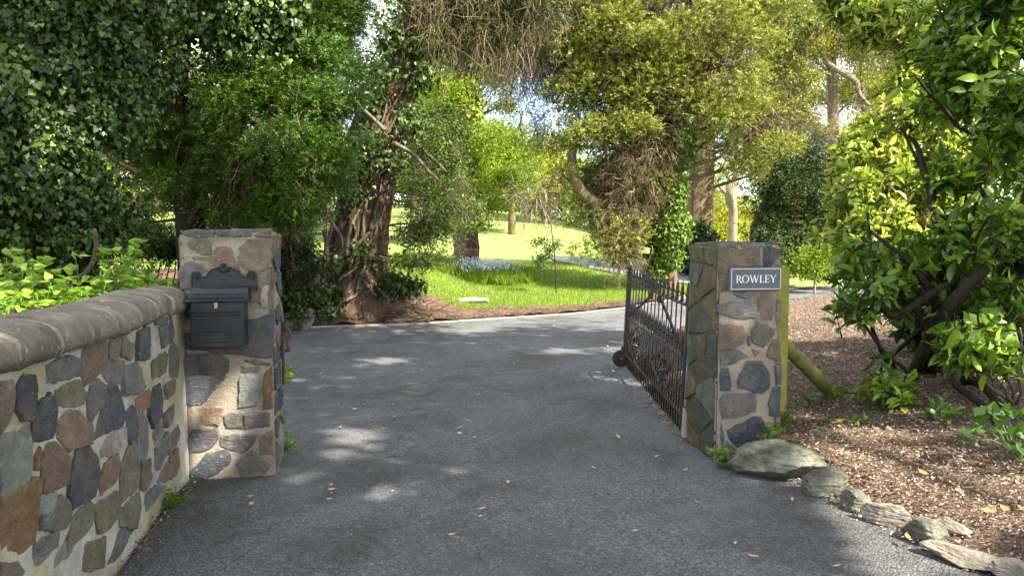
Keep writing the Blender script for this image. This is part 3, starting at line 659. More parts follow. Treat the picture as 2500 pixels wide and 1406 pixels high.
wall_st = [([(180,615),(250,582),(290,590),(300,625),(285,650),(180,678)],GR),([(312,560),(330,540),(398,525),(400,590),(385,625),(325,690),(308,640)],BR),([(65,690),(90,650),(135,655),(137,700),(110,815),(75,815),(55,780)],DS),
([(0,685),(45,675),(52,720),(40,800),(0,870)],BR),([(125,820),(145,760),(180,722),(208,770),(208,850),(195,880),(122,900)],DS),([(215,710),(270,680),(300,665),(325,720),(320,760),(280,765),(210,765)],OL),
([(220,830),(265,783),(300,795),(340,850),(335,905),(265,932),(220,890)],BR),([(330,740),(345,690),(365,672),(390,690),(385,740),(345,828),(332,800)],GR),([(355,890),(380,800),(410,690),(440,695),(455,750),(468,800),(455,840)],DS),
([(388,640),(410,600),(440,592),(465,600),(465,640),(455,680),(400,665)],GR),([(412,555),(425,505),(455,490),(458,530),(435,590),(415,590)],GR),([(457,570),(467,495),(485,480),(508,500),(511,560),(490,585)],OL),
([(515,590),(520,490),(560,468),(602,465),(595,540),(585,580)],DS),([(467,620),(520,600),(555,602),(568,690),(500,720),(462,722)],GR),([(577,605),(610,572),(636,570),(635,640),(580,675)],OL),
([(605,470),(640,455),(648,520),(615,543)],GR),([(587,438),(635,425),(632,450),(590,458)],GR),([(645,420),(655,415),(658,500),(645,520)],GR),([(640,562),(655,522),(670,560),(670,650),(647,658)],GR),
([(0,880),(110,840),(118,900),(115,960),(100,1050),(30,1090),(0,1110)],PG),([(0,1130),(120,1045),(132,1060),(130,1280),(60,1345),(0,1355)],OR),([(125,990),(140,930),(148,935),(140,1000),(122,1010)],OR),
([(158,990),(175,920),(205,905),(262,960),(250,1060),(155,1088)],RD),([(255,1100),(290,935),(340,930),(370,970),(378,1020),(350,1110),(270,1150)],DS),([(385,935),(405,892),(468,852),(472,898),(430,948),(388,962)],PL),
([(376,1060),(400,990),(440,955),(457,990),(440,1050),(385,1100)],RD),([(480,790),(500,765),(512,780),(515,850),(490,905),(482,880)],DS),([(517,740),(540,710),(568,710),(563,770),(535,783),(520,770)],OR),
([(562,800),(582,700),(612,680),(620,740),(608,810),(577,843)],DS),([(622,690),(683,657),(683,690),(632,738)],BR),([(515,810),(540,785),(565,830),(568,920),(545,985),(515,975)],GR),([(580,870),(605,820),(615,868),(590,905)],GR),
([(618,800),(680,747),(680,788),(625,848)],GR),([(590,930),(628,872),(628,940),(608,1005),(592,1005)],GR),([(634,880),(680,832),(682,880),(640,948)],GR),([(460,1010),(485,925),(510,920),(525,1000),(520,1080),(455,1135)],OL),
([(532,1000),(580,962),(588,1040),(545,1088),(532,1083)],BR),([(600,1050),(665,932),(673,990),(660,1030),(605,1063)],BR),([(150,1140),(195,1100),(205,1110),(190,1165),(148,1175)],PG),([(155,1220),(220,1112),(276,1150),(268,1200),(245,1235),(152,1240)],GR),
([(283,1180),(340,1132),(350,1150),(338,1220),(252,1308),(258,1260)],OL),([(354,1150),(440,1092),(450,1112),(438,1198),(372,1253)],OL),([(457,1160),(523,1098),(528,1150),(510,1228),(457,1223)],OL),([(132,1290),(213,1247),(208,1308),(127,1388)],GR),
([(292,1312),(388,1272),(383,1378),(282,1398),(302,1340)],OL),([(412,1368),(457,1242),(498,1242),(450,1338)],GR),([(537,1112),(598,1072),(618,1077),(560,1168),(537,1173)],GR),([(0,1372),(60,1370),(88,1398),(60,1440),(0,1440)],BR),
([(217,1330),(270,1270),(266,1318),(212,1376)],PG),([(150,1180),(205,1175),(195,1195),(152,1215)],GR),([(60,1000),(112,985),(110,1020),(98,1048),(40,1082)],PG)]
st = MB(); r = np.random.default_rng(31)
for poly, col in wall_st[:-1]:
    q = np.array([wall_uv(*c1(p)) for p in poly])
    if np.ptp(q[:, 0]) < .02: continue
    stone_add(st, q, wall_pt, .010 * r.uniform(.5, 1.6), col, r, 0, .0085)
smax = wall_uv(3, 900)[0]
for p in rubble(ws[-1] - smax - .1, 1.0, 33, .2): stone_add(st, p + np.array([smax + .05, 0]), wall_pt, .008, [DS, GR, BR, OL][r.integers(4)], r)
for p in rubble(ws[-1], 1.0, 34, .22): stone_add(st, p, (lambda u, v, hh: wall_pt(u, v, -WT - hh)), .008, [DS, GR, BR, OL][r.integers(4)], r)
adopt(st.build('facing_stones', [M['stone'], M['stonemoss']]), root)
# coping: half-round stones, joints found from the photo's joints
js = [0.0] + [float(wall_uv(px, 800)[0]) for px in (410, 371, 326, 266, 205, 128, 19)]
while js[-1] < ws[-1] - .3: js.append(js[-1] + .33)
def cop_section(inset=0.0):
    o = []
    for a in np.linspace(0, pi, 15): o.append((.045 - inset - (.045 + WT + .04) / 2 * (1 - cos(a)) + (0 if a < pi / 2 else inset), WZ + .03 + (.115 - inset) * sin(a) ** .72))
    return [(.03 - inset, WZ)] + o + [(-WT - .03, WZ)]
mj = MB(); sec = cop_section(.006)
def sweep(mb, s0, s1, sec, seed=0, amp=0.0, n=12, **k):
    sv = np.linspace(s0, s1, n); V = []
    rr = random.Random(seed); dz = rr.uniform(-.006, .006) if amp else 0
    for i, s_ in enumerate(sv):
        e = .006 if amp and i in (0, n - 1) else 0
        for a, z in sec:
            p = Vector(wall_pt(s_, z + dz - e, a - e)); 
            if amp: p += mnoise.noise_vector(p * 14 + Vector((seed, 0, 0))) * amp + mnoise.noise_vector(p * 45) * amp * .4
            V.append(p[:])
    m = len(sec); F = []
    for i in range(n - 1):
        for j in range(m): F.append((i * m + j, i * m + (j + 1) % m, (i + 1) * m + (j + 1) % m, (i + 1) * m + j))
    F += [tuple(range(m)), tuple(range((n - 1) * m, n * m))]
    mb.add(V, F, smooth=False, **k)
sweep(mj, 0, ws[-1] - .1, sec, n=80); adopt(mj.build('coping_bedding', M['mortar']), root)
for i in range(len(js) - 1):
    cm = MB(); sweep(cm, js[i] + .011, js[i + 1] - .011, cop_section(), seed=i + 1, amp=.007)
    o = cm.build('coping_stone', M['coping']); adopt(o, root)
    for p in o.data.polygons: p.use_smooth = True

# ------------------------------------------------------------------ mailbox (local: x right, y back, z up, origin on the pillar face)
U = .000664
cuv = PLt.uv(400 + 555 / 3.7, 520 + 780 / 3.7)
def mxy(p): return ((p[0] - 555) * U, (780 - p[1]) * U)
A_ = PLt.A + PLt.e1 * cuv[0] - PLt.e2 * .022 + np.array([0, 0, cuv[1]])
mbx = empty('mailbox', A_, PLt.th, 'dark navy cast metal mailbox with scrolled crest hung on the left pillar', 'mailbox')
def extrude(mb, pts, y0, y1, bev=0.0, **k):
    """front view outline extruded from y0 (back) to y1 (front)"""
    n = len(pts); P = np.array(pts, float)
    bm = bmesh.new(); vs = [bm.verts.new((p[0], y0, p[1])) for p in P]; f = bm.faces.new(vs)
    e = bmesh.ops.extrude_face_region(bm, geom=[f]); bmesh.ops.translate(bm, vec=(0, y1 - y0, 0), verts=[v for v in e['geom'] if isinstance(v, bmesh.types.BMVert)])
    if bev: bmesh.ops.bevel(bm, geom=[ed for ed in bm.edges if abs(ed.verts[0].co.y - y1) < 1e-6 and abs(ed.verts[1].co.y - y1) < 1e-6], offset=bev, segments=2, affect='EDGES')
    bmesh.ops.recalc_face_normals(bm, faces=bm.faces); bmesh.ops.triangulate(bm, faces=[f for f in bm.faces if len(f.verts) > 4]); mb.addbm(bm, **k)
half = [(835, 700), (835, 570), (828, 542), (812, 525), (790, 520), (768, 530), (757, 550), (748, 566), (728, 572), (708, 562), (694, 540), (672, 514), (645, 497), (612, 484), (592, 478), (578, 464), (566, 452)]
outl = half + [(555, 447)] + [(1110 - x, y) for x, y in half[::-1]]
mb = MB(); extrude(mb, [mxy(p) for p in outl][::-1], .022, .006, .002)
back = mb.build('back_plate', M['boxpaint'], mbx)
mb = MB()      # raised rim, crest leaf, scrolls
rim = [mxy(p) for p in outl]; P = spline([(a, .002, b - .003) for a, b in rim], 120); tube(mb, P, .0042, 6)
def spiral(cx, cz, r0, turns, sg, y=.001, th=.0035):
    t = np.linspace(0, 1, 26); a = t * turns * 2 * pi; rr = r0 * (1 - .8 * t); return np.column_stack([cx + sg * rr * np.cos(a), np.full(26, y), cz + rr * np.sin(a)])
for sg in (-1, 1):
    cx, cz = mxy((555 + sg * 240, 572)); tube(mb, spiral(cx, cz, .019, 1.4, sg), [.0055, .004], 6); mb.bevbox((cx, .0, cz), (.010, .012, .010), .003)
    cx, cz = mxy((555 + sg * 32, 512)); tube(mb, spiral(cx, cz, .016, 1.1, -sg), [.0045, .003], 6)
for a in range(5):
    an = -pi / 2 + (a - 2) * .62; cx, cz = mxy((555, 498)); tube(mb, [(cx, 0, cz), (cx + .016 * cos(an), -.005, cz + .016 * sin(an)), (cx + .028 * cos(an), 0, cz + .028 * sin(an))], [.003, .007, .001], 6)
cx, cz = mxy((555, 470)); tube(mb, [(cx, 0, cz - .01), (cx, -.003, cz + .004), (cx, 0, cz + .014)], [.004, .006, .001], 6)
mb.build('crest_ornament', M['boxpaint'], back)
mb = MB()      # body: slightly tapering box
bx0, zt = mxy((300, 765)); bx1, zb = mxy((742, 1186)); dp = .125
bm = bmesh.new(); bmesh.ops.create_cube(bm, size=1)
for v in bm.verts:
    top_ = v.co.z > 0; v.co = Vector(((bx1 + .006 if v.co.x > 0 else bx0 + (.004 if top_ else -.004)), (.02 if v.co.y > 0 else -dp - (.006 if not top_ else 0)), zt if top_ else zb))
bmesh.ops.bevel(bm, geom=bm.edges[:], offset=.006, segments=3, affect='EDGES'); mb.addbm(bm, smooth=False)
mb.bevbox(((bx0 + bx1) / 2, -dp / 2 + .01, zb + .004), (bx1 - bx0 + .014, dp + .012, .009), .003)
body = mb.build('body', M['boxpaint'], mbx)
mb = MB()      # hood: sloping curved lid with ends
hx0, hx1 = mxy((262, 0))[0], mxy((788, 0))[0]; z0, z1 = mxy((0, 668))[1], mxy((0, 775))[1]
prof = [(.01, z0 + .004), (-.022, z0 + .006), (-.03, z0), (-.05, z0 - .03), (-.085, z0 - .052), (-.13, z1 + .008), (-.148, z1), (-.142, z1 - .006), (-.02, z1 - .002), (.01, z1)]
for sx in (0,):
    m_ = len(prof); V = [(hx0 + .012, a, b) for a, b in prof] + [(hx1 - .012, a, b) for a, b in prof]
    V = [(x * (1.0 + .06 * (z0 - b) / (z0 - z1)), a, b) for x, a, b in V]
    mb.add(V, [(i, (i + 1) % m_, m_ + (i + 1) % m_, m_ + i) for i in range(m_)]); mb.add(V, [tuple(range(m_)), tuple(range(m_, 2 * m_))[::-1]])
lid = mb.build('lid', M['boxpaint'], mbx)
mb = MB(); xa, za = mxy((360, 663)); xb, _ = mxy((762, 0)); tube(mb, [(xa, -.03, za), (xb, -.03, za)], .0045, 8); tube(mb, [(mxy((278, 0))[0], -.008, za - .001), (mxy((835, 0))[0], -.008, za - .001)], .006, 8)
mb.build('hinge_rod', M['boxpaint'], lid)
mb = MB(); xa, za = mxy((325, 868)); xb, zb2 = mxy((706, 908)); xm = (xa + xb) / 2
mb.bevbox((xm, -dp - .010, (za + zb2) / 2 - .002), (xb - xa, .014, .016), .003); mb.bevbox((xm, -dp - .016, za + .001), (xb - xa + .01, .028, .005), .002)
for x in (xa, xb): mb.bevbox((x, -dp - .012, (za + zb2) / 2), (.008, .022, abs(za - zb2) + .004), .002)
mb.build('letter_slot', M['boxpaint'], mbx)
mb = MB(); xa, za = mxy((378, 1032)); xb, zb2 = mxy((638, 1138)); w_, h_ = xb - xa, za - zb2; yf = -dp - .0085
for c_, s_ in ((((xa + xb) / 2, yf, za - .004), (w_, .008, .008)), (((xa + xb) / 2, yf, zb2 + .004), (w_, .008, .008)), ((xa + .004, yf, (za + zb2) / 2), (.008, .008, h_ - .016)), ((xb - .004, yf, (za + zb2) / 2), (.008, .008, h_ - .016))): mb.bevbox(c_, s_, .0018)
mb.build('name_frame', M['boxpaint'], mbx)
mb = MB(); xa, za = mxy((520, 812)); mb.bevbox((xa, -dp - .006, za), (.018, .008, .036), .002)
lk = mb.build('lock', M['brass'], mbx)
mb = MB(); mb.bevbox((xa, -dp - .0105, za + .004), (.003, .002, .01), .0005); mb.build('keyhole', M['rubber'], lk)

# ------------------------------------------------------------------ slate name sign
sw = PRt.uv(*c3((742, 210))); se = PRt.uv(*c3((1024, 334)))
sc_ = ((sw[0] + se[0]) / 2, (sw[1] + se[1]) / 2); SW_, SH_ = se[0] - sw[0], sw[1] - se[1]
A_ = PRt.A + PRt.e1 * sc_[0] - PRt.e2 * .026 + np.array([0, 0, sc_[1]])
sg_ = empty('house_sign', A_, PRt.th, 'dark slate house name sign lettered ROWLEY inside a thin white border', 'sign')
mb = MB(); mb.bevbox((0, .004, 0), (SW_, .024, SH_), .0022); plate = mb.build('plate', M['slate'], sg_)
yf = -.0082 - .0012
mb = MB(); bi = .010; lw = .0032
for c_, s_ in (((0, yf, SH_ / 2 - bi), (SW_ - 2 * bi + lw, .0012, lw)), ((0, yf, -SH_ / 2 + bi), (SW_ - 2 * bi + lw, .0012, lw)), ((-SW_ / 2 + bi, yf, 0), (lw, .0012, SH_ - 2 * bi - lw)), ((SW_ / 2 - bi, yf, 0), (lw, .0012, SH_ - 2 * bi - lw))): mb.box(c_, s_)
mb.build('border_line', M['white'], plate)
def Lp(*p): return list(p)
def ringpoly(cx, cy, rx, ry, ix, iy, a0=0, a1=2 * pi, n=28):
    a = np.linspace(a0, a1, n); return [[(cx + rx * cos(a[i]), cy + ry * sin(a[i])), (cx + rx * cos(a[i + 1]), cy + ry * sin(a[i + 1])), (cx + ix * cos(a[i + 1]), cy + iy * sin(a[i + 1])), (cx + ix * cos(a[i]), cy + iy * sin(a[i]))] for i in range(n - 1)]
def st_(x0, y0, x1, y1, w): 
    d = Vector((x1 - x0, y1 - y0)).normalized(); q = Vector((-d.y, d.x)) * w / 2; return [(x0 + q.x, y0 + q.y), (x0 - q.x, y0 - q.y), (x1 - q.x, y1 - q.y), (x1 + q.x, y1 + q.y)]
def serif(x, y, w=.26, t=.035, up=1): return [(x - w / 2, y), (x + w / 2, y), (x + w * .22, y + up * t * 1.6), (x - w * .22, y + up * t * 1.6)]
LET = {
 'R': (.74, [[(.13, 0), (.26, 0), (.26, 1), (.13, 1)], serif(.195, 0), serif(.195, 1, .26, .035, -1), [(.25, 1), (.36, 1), (.36, .955), (.25, .955)], [(.25, .50), (.36, .50), (.36, .455), (.25, .455)], [(.30, .47), (.42, .47), (.80, .03), (.92, -.02), (.78, -.05), (.66, .02)]] + ringpoly(.36, .728, .27, .273, .15, .225, -pi / 2, pi / 2, 16)),
 'O': (.98, ringpoly(.49, .5, .45, .52, .32, .465)),
 'W': (1.22, [st_(.12, 1, .40, 0, .12), st_(.40, 0, .62, .95, .055), st_(.60, 1, .86, 0, .12), st_(.86, 0, 1.10, 1, .055), serif(.12, 1, .26, .03, -1), serif(.60, 1, .22, .03, -1), serif(1.10, 1, .22, .03, -1)]),
 'L': (.66, [[(.13, 0), (.26, 0), (.26, 1), (.13, 1)], serif(.195, 1, .26, .035, -1), serif(.195, 0), [(.25, 0), (.62, 0), (.62, .05), (.25, .05)], [(.55, .04), (.62, .04), (.64, .20), (.60, .20)]]),
 'E': (.68, [[(.13, 0), (.26, 0), (.26, 1), (.13, 1)], serif(.195, 1, .26, .035, -1), serif(.195, 0), [(.25, 0), (.60, 0), (.60, .05), (.25, .05)], [(.53, .04), (.60, .04), (.63, .19), (.59, .19)], [(.25, .95), (.58, .95), (.58, 1), (.25, 1)], [(.51, .96), (.58, .96), (.59, .82), (.555, .82)], [(.25, .49), (.50, .49), (.50, .54), (.25, .54)], [(.47, .42), (.51, .42), (.51, .61), (.47, .61)]]),
 'Y': (.86, [[(.37, 0), (.50, 0), (.50, .46), (.37, .46)], serif(.435, 0), st_(.12, 1, .43, .44, .115), st_(.46, .44, .76, 1, .05), serif(.12, 1, .25, .03, -1), serif(.76, 1, .22, .03, -1)])}
tx0, tx1 = (c3((775, 0))[0], c3((1000, 0))[0]); wpx = PRt.uv(tx1, 680)[0] - PRt.uv(tx0, 680)[0]
Ht = PRt.uv(1830, c3((0, 252))[1])[1] - PRt.uv(1830, c3((0, 293))[1])[1]
tot = sum(LET[c][0] for c in 'ROWLEY'); kx_ = wpx / tot; xx = -wpx / 2; zc = -Ht / 2; q = 0
for c in 'ROWLEY':
    wd, polys = LET[c]; mb = MB()
    for poly in polys:
        q += 1; yy_ = yf - .0004 - (q % 14) * .00005; P = [(xx + a * kx_, zc + b * Ht) for a, b in poly]; extrude(mb, P, yf + .0015, yy_)
    mb.build('letter', M['white'], plate); xx += wd * kx_

# ------------------------------------------------------------------ iron gate (local: y along the gate, z up)
GL = 2.86
gt = empty('iron_gate', (1.257, 5.31, 0), 0, 'black wrought iron spear topped driveway gate standing open against the right pillar', 'gate')
gt.rotation_euler = (0, radians(2.4), 0)
mb = MB(); mb.bevbox((0.005, -.02, .53), (.034, .05, 1.0), .004); tube(mb, [(-.012, -.02, 1.03), (.022, -.02, 1.03)], .032, 14); mb.build('hanging_stile', M['ironblue'], gt)
mb = MB(); mb.bevbox((0.0, -.02, .13), (.036, .052, .22), .004); mb.build('stile_foot', M['ironpale'], gt)
mb = MB(); mb.bevbox((-.008, .045, .55), (.02, .03, .94), .003); mb.build('stile', M['iron'], gt)
mb = MB(); mb.bevbox((0, GL, .60), (.045, .045, .95), .005); tube(mb, [(0, GL, 1.07), (0, GL, 1.10)], [.03, .018], 12)
bm = bmesh.new(); bmesh.ops.create_uvsphere(bm, u_segments=14, v_segments=10, radius=.034); mb.addbm(bm, (0.0, GL, 1.125), smooth=True); mb.build('latch_stile', M['iron'], gt)
for z in (.97, .567, .165):
    mb = MB(); mb.bevbox((0, GL / 2, z), (.030, GL - .02, .016), .002); mb.build('rail', M['iron'], gt)
def lathe(mb, c, prof, sides=8, **k):
    th = np.linspace(0, 2 * pi, sides, endpoint=False); V = np.array([[c[0] + r_ * cos(a), c[1] + r_ * sin(a), c[2] + z] for r_, z in prof for a in th]); m_ = len(prof); F = []
    for i in range(m_ - 1):
        for j in range(sides): F.append((i * sides + j, i * sides + (j + 1) % sides, (i + 1) * sides + (j + 1) % sides, (i + 1) * sides + j))
    F.append(tuple(range(sides))[::-1]); F.append(tuple(range((m_ - 1) * sides, m_ * sides))); mb.add(V, F, smooth=True, **k)
spear = [(.009, 0), (.017, .004), (.017, .012), (.010, .018), (.014, .026), (.014, .034), (.009, .04), (.019, .058), (.018, .068), (.010, .088), (.012, .094), (.0125, .1), (.001, .165)]
def bar(y, z1):
    mb = MB(); lathe(mb, (0, y, .035), [(.0066, 0), (.0066, z1 - .035)], 8); b = mb.build('bar', M['iron'], gt)
    mb = MB(); lathe(mb, (0, y, z1), spear, 10); mb.build('spearhead', M['iron'], b)
ns = 16
for i in range(ns): bar(.13 + i * (GL - .2) / (ns - .4), .985)
for i in range(ns): bar(.13 + (i + .5) * (GL - .2) / (ns - .4) - .0001, .61) if i < ns - 1 else None
def flat(p0, p1, w=.03, t=.01, name='brace', x=.012):
    y0, z0_ = p0; y1, z1_ = p1; d = sqrt((y1 - y0) ** 2 + (z1_ - z0_) ** 2); a = atan2(z1_ - z0_, y1 - y0)
    R_ = np.array([[1, 0, 0], [0, cos(a), -sin(a)], [0, sin(a), cos(a)]]); mb = MB(); mb.bevbox((x, (y0 + y1) / 2, (z0_ + z1_) / 2), (t, d, w), .002, rot=R_); return mb.build(name, M['iron'], gt)
flat((GL - .04, .58), (1.54, .93)); flat((1.15, .93), (.08, .56), .042)
for y in (1.54, 1.15):
    mb = MB(); mb.bevbox((.0, y, .925), (.04, .05, .06), .006); mb.build('brace_block', M['iron'], gt)
for yc in (.74, 2.1):
    for a, b in (((yc - .62, .365), (yc - .02, .545)), ((yc - .62, .365), (yc - .02, .185)), ((yc + .62, .365), (yc + .02, .545)), ((yc + .62, .365), (yc + .02, .185))): flat(a, b, .026, .008, 'diagonal_strap', -.014)
    mb = MB()
    for sy in (-1, 1):
        for sz in (-1, 1):
            t = np.linspace(0, 1, 26); an = t * 2.6 * pi; rr = .085 * (1 - .78 * t); tube(mb, np.column_stack([np.full(26, -.02), yc + sy * (.14 - rr * np.cos(an)), .365 + sz * (.065 + rr * .8 * np.sin(an))]), .009, 5)
    lathe(mb, (-.02, yc, .345), [(.01, 0), (.035, .01), (.035, .03), (.01, .04)], 10); mb.build('scrollwork', M['iron'], gt)
mb = MB(); th = [(GL + .03 + a) for a in (-.016, -.014, -.006, .006, .014, .016)]; tube(mb, [(-.035, a, .1) for a in th], [.075, .094, .098, .098, .094, .075], 26); wh = mb.build('wheel', M['rubber'], gt)
mb = MB(); tube(mb, [(-.035, GL - .04, .1), (-.035, GL + .06, .1)], .018, 10); mb.build('hub', M['ironrust'], wh)
mb = MB(); mb.bevbox((-.02, GL + .0, .185), (.05, .03, .11), .004); mb.bevbox((-.035, GL - .0, .12), (.02, .012, .09), .003); mb.build('wheel_bracket', M['iron'], gt)
for z in (.25, .84):
    mb = MB(); mb.bevbox((.05, -.055, z), (.16, .03, .012), .002); mb.bevbox((.02, -.055, z + .03), (.07, .035, .01), .002); tube(mb, [(.035, -.055, z - .03), (.035, -.055, z + .07)], .013, 10); tube(mb, [(.035, -.055, z + .008), (.035, -.055, z + .026)], .024, 6); tube(mb, [(.035, -.055, z + .045), (.035, -.055, z + .056)], .022, 6)
    mb.build('hinge', M['ironrust'], gt)
# gate catch on the left pillar's inner side
p_ = PLt.A + PLt.e1 * (LW + .03) + PLt.e2 * .25
gc = empty('gate_catch', (p_[0], p_[1], .55), PLt.th, 'small black iron gate catch fixed to the inner side of the mailbox pillar', 'gate catch')
mb = MB(); mb.bevbox((0, 0, .14), (.014, .05, .34), .003); mb.build('strap', M['iron'], gc)
mb = MB(); tube(mb, spline([(0, 0, .3), (.035, -.01, .33), (.05, -.01, .29), (.03, -.01, .24), (.045, -.02, .2), (.02, 0, .19)], 24), .010, 8); mb.bevbox((.03, -.005, .27), (.03, .03, .05), .006); mb.build('hook', M['ironrust'], gc)

# ------------------------------------------------------------------ fence post, strut, wire
mb = MB(); z0 = H1(1.95, 5.4)
noisy = MB(); bm = bmesh.new(); bmesh.ops.create_cube(bm, size=1); bmesh.ops.scale(bm, vec=(.105, .105, 1.4), verts=bm.verts); bmesh.ops.bevel(bm, geom=bm.edges[:], offset=.006, segments=2, affect='EDGES')
bmesh.ops.subdivide_edges(bm, edges=[e for e in bm.edges if e.calc_length() > .5], cuts=20)
for v in bm.verts: v.co += mnoise.noise_vector(v.co * Vector((20, 20, 3))) * .003
noisy.addbm(bm, (0, 0, .56), smooth=False); o = noisy.build('fence_post', M['mosspost'], None, (1.972, 5.42, 0)); o.rotation_euler.z = radians(8)
tag(o, 'square algae green timber post standing against the back of the sign pillar', 'post')
mb = MB(); a = np.array([2.0, 5.46, .70]); b = W(2045, 985, 6.15); b[2] = .10
tube(mb, spline([a, a * .5 + b * .5 + np.array([0, 0, .008]), b], 12) - a, [.052, .056, .058], 14, flute=.03, seed=4); o = mb.build('fence_strut', M['mosspostround'], None, tuple(a)); tag(o, 'mossy round timber strut leaning from the fence post down to the mulch', 'strut')
wr = empty('wire_fence', (2.0, 5.42, .1), 0, 'thin sagging wire fence strands beside the green post over the mulch', 'wire fence')
for z, e in ((1.02, .02), (.82, 0), (.62, .03)):
    mb = MB(); tube(mb, spline([(2.0, 5.42, z), (2.35, 5.9, z - .06 + e), (2.7, 6.4, z - .03), (3.2, 7.2, z - .08)], 20), .0018, 4); adopt(mb.build('wire', M['wire']), wr)
mb = MB()
for i in range(5):
    t = .15 + i * .17; p = np.array([2.0 + 1.2 * t, 5.42 + 1.78 * t]); tube(mb, spline([(p[0], p[1], 1.0), (p[0] + .02, p[1], .7), (p[0] - .02, p[1] + .02, .35)], 8), .0013, 3)
adopt(mb.build('wire_mesh', M['wire']), wr)

# ------------------------------------------------------------------ rocks
def rock(c, size, rz, seed, mat, label, tilt=0.0, name='edging_rock', cat='rock', sub=5, npl=12):
    r = np.random.default_rng(seed); bm = bmesh.new(); bmesh.ops.create_icosphere(bm, subdivisions=sub, radius=1)
    Nn = unit(r.normal(size=(npl, 3)) * np.array([1, 1, 1.2])); dd = r.uniform(.55, .97, npl)
    for v in bm.verts:
        u = np.array(v.co); k = Nn @ u; k = np.where(k > .05, dd / np.maximum(k, .05), 9); rad = min(k.min(), 1.05)
        p = Vector(u * rad); lay = mnoise.noise(Vector((p.x * 1.5, p.y * 1.5, p.z * 9))) * .05; p *= 1 + lay + mnoise.noise(p * 5 + Vector((seed, 0, 0))) * .06 + mnoise.noise(p * 17) * .018
        v.co = p
    bmesh.ops.scale(bm, vec=size, verts=bm.verts)
    mb = MB(); mb.addbm(bm, smooth=False); o = mb.build(name, mat, None, tuple(c)); o.rotation_euler = (tilt, tilt * .5, rz)
    return tag(o, label, cat)
def rpos(px, py, z): p = G(px, py); return (p[0], p[1], z)
rock(rpos(1893, 1158, .075), (.285, .15, .135), radians(-27), 41, M['rock'], 'largest green grey rock lying at the foot of the sign pillar')
rock(rpos(2015, 1205, .06), (.125, .11, .115), radians(-30), 42, M['rock'], 'rounded grey rock, second from the sign pillar along the driveway edge')
rock(rpos(2092, 1244, .03), (.058, .10, .085), radians(20), 43, M['rock'], 'small upright pale rock, third from the sign pillar along the driveway edge')
rock(rpos(2163, 1276, .04), (.125, .06, .075), radians(-42), 44, M['rockpale'], 'flaky grey rock, fourth from the sign pillar along the driveway edge')
rock(rpos(2262, 1322, .035), (.115, .065, .08), radians(-45), 45, M['rock'], 'pointed pale green rock, fifth from the sign pillar along the driveway edge')
rock(rpos(2325, 1322, .075), (.085, .05, .035), radians(-48), 46, M['rockpale'], 'small flat slab of rock tilted up behind the larger flaky slab', .4)
rock(rpos(2372, 1378, .03), (.20, .085, .05), radians(-38), 47, M['rockpale'], 'long flat flaky slab of pale rock in the bottom right corner', .12)
rock(rpos(2490, 1412, .03), (.12, .09, .045), radians(-30), 48, M['rockpale'], 'pale rock at the bottom right edge, last in the driveway edging')
p = G(1925, 1075); rock((2.13, 5.05, .10), (.11, .09, .035), .3, 49, M['rock'], 'flat grey stone sunk in the mulch beside the green post')
# dry stone heap at the far left end of the verge
for i, (px, py, s_) in enumerate([(698, 790, .16), (722, 770, .13), (745, 788, .17), (756, 765, .12), (715, 795, .12), (735, 752, .10)]):
    p = W(px, py, 11.35 + (i % 3) * .1); rock((p[0], p[1], max(.05, p[2])), (s_ * 1.15, s_ * .8, s_ * .8), i * .7, 60 + i, M['rock'], '%s stone in the little retaining heap behind the mailbox pillar' % ['leftmost dark', 'upper left dark', 'right hand dark', 'rightmost', 'small lower left', 'topmost'][i], 0, 'retaining_stone', 'stone', 3)['group'] = 'stones retaining the bank behind the mailbox pillar'
# log
mb = MB(); a = W(1118, 735, 14.7); b = W(1192, 735, 14.9); tube(mb, spline([a, (a + b) / 2 + np.array([0, 0, .02]), b + np.array([0, 0, .02])], 10) - a, [.055, .06, .045], 10, flute=.08, seed=9); tag(mb.build('fallen_log', M['log'], None, tuple(a)), 'short pale weathered log lying between the mulch verge and the lawn', 'log')
# stakes behind the wall
mb = MB(); mb.bevbox((0, 0, .25), (.045, .02, .55), .004); mb.add([(-.0225, -.01, .52), (.0225, -.01, .52), (0, -.01, .57), (-.0225, .01, .52), (.0225, .01, .52), (0, .01, .57)], [(0, 1, 2), (3, 5, 4)])
s0 = mb.build('wooden_stake', M['stake']); tag(s0, 'short weathered wooden pale standing among weeds behind the curved wall', 'stake', 'stakes behind the wall')
for i, (px, py) in enumerate([(60, 740), (96, 735), (128, 738), (158, 742), (180, 745)]):
    o = s0 if i == 0 else s0.copy()
    if i: COL.objects.link(o)
    o['label'] = 'short weathered wooden pale behind the curved wall, %s from the left' % ['first', 'second', 'third', 'fourth', 'fifth'][i]
    p = W(px, py, 3.35 + .12 * i); o.location = (p[0], p[1], p[2] - .58); o.rotation_euler = (0, .05 * (i - 2), .3 * i)
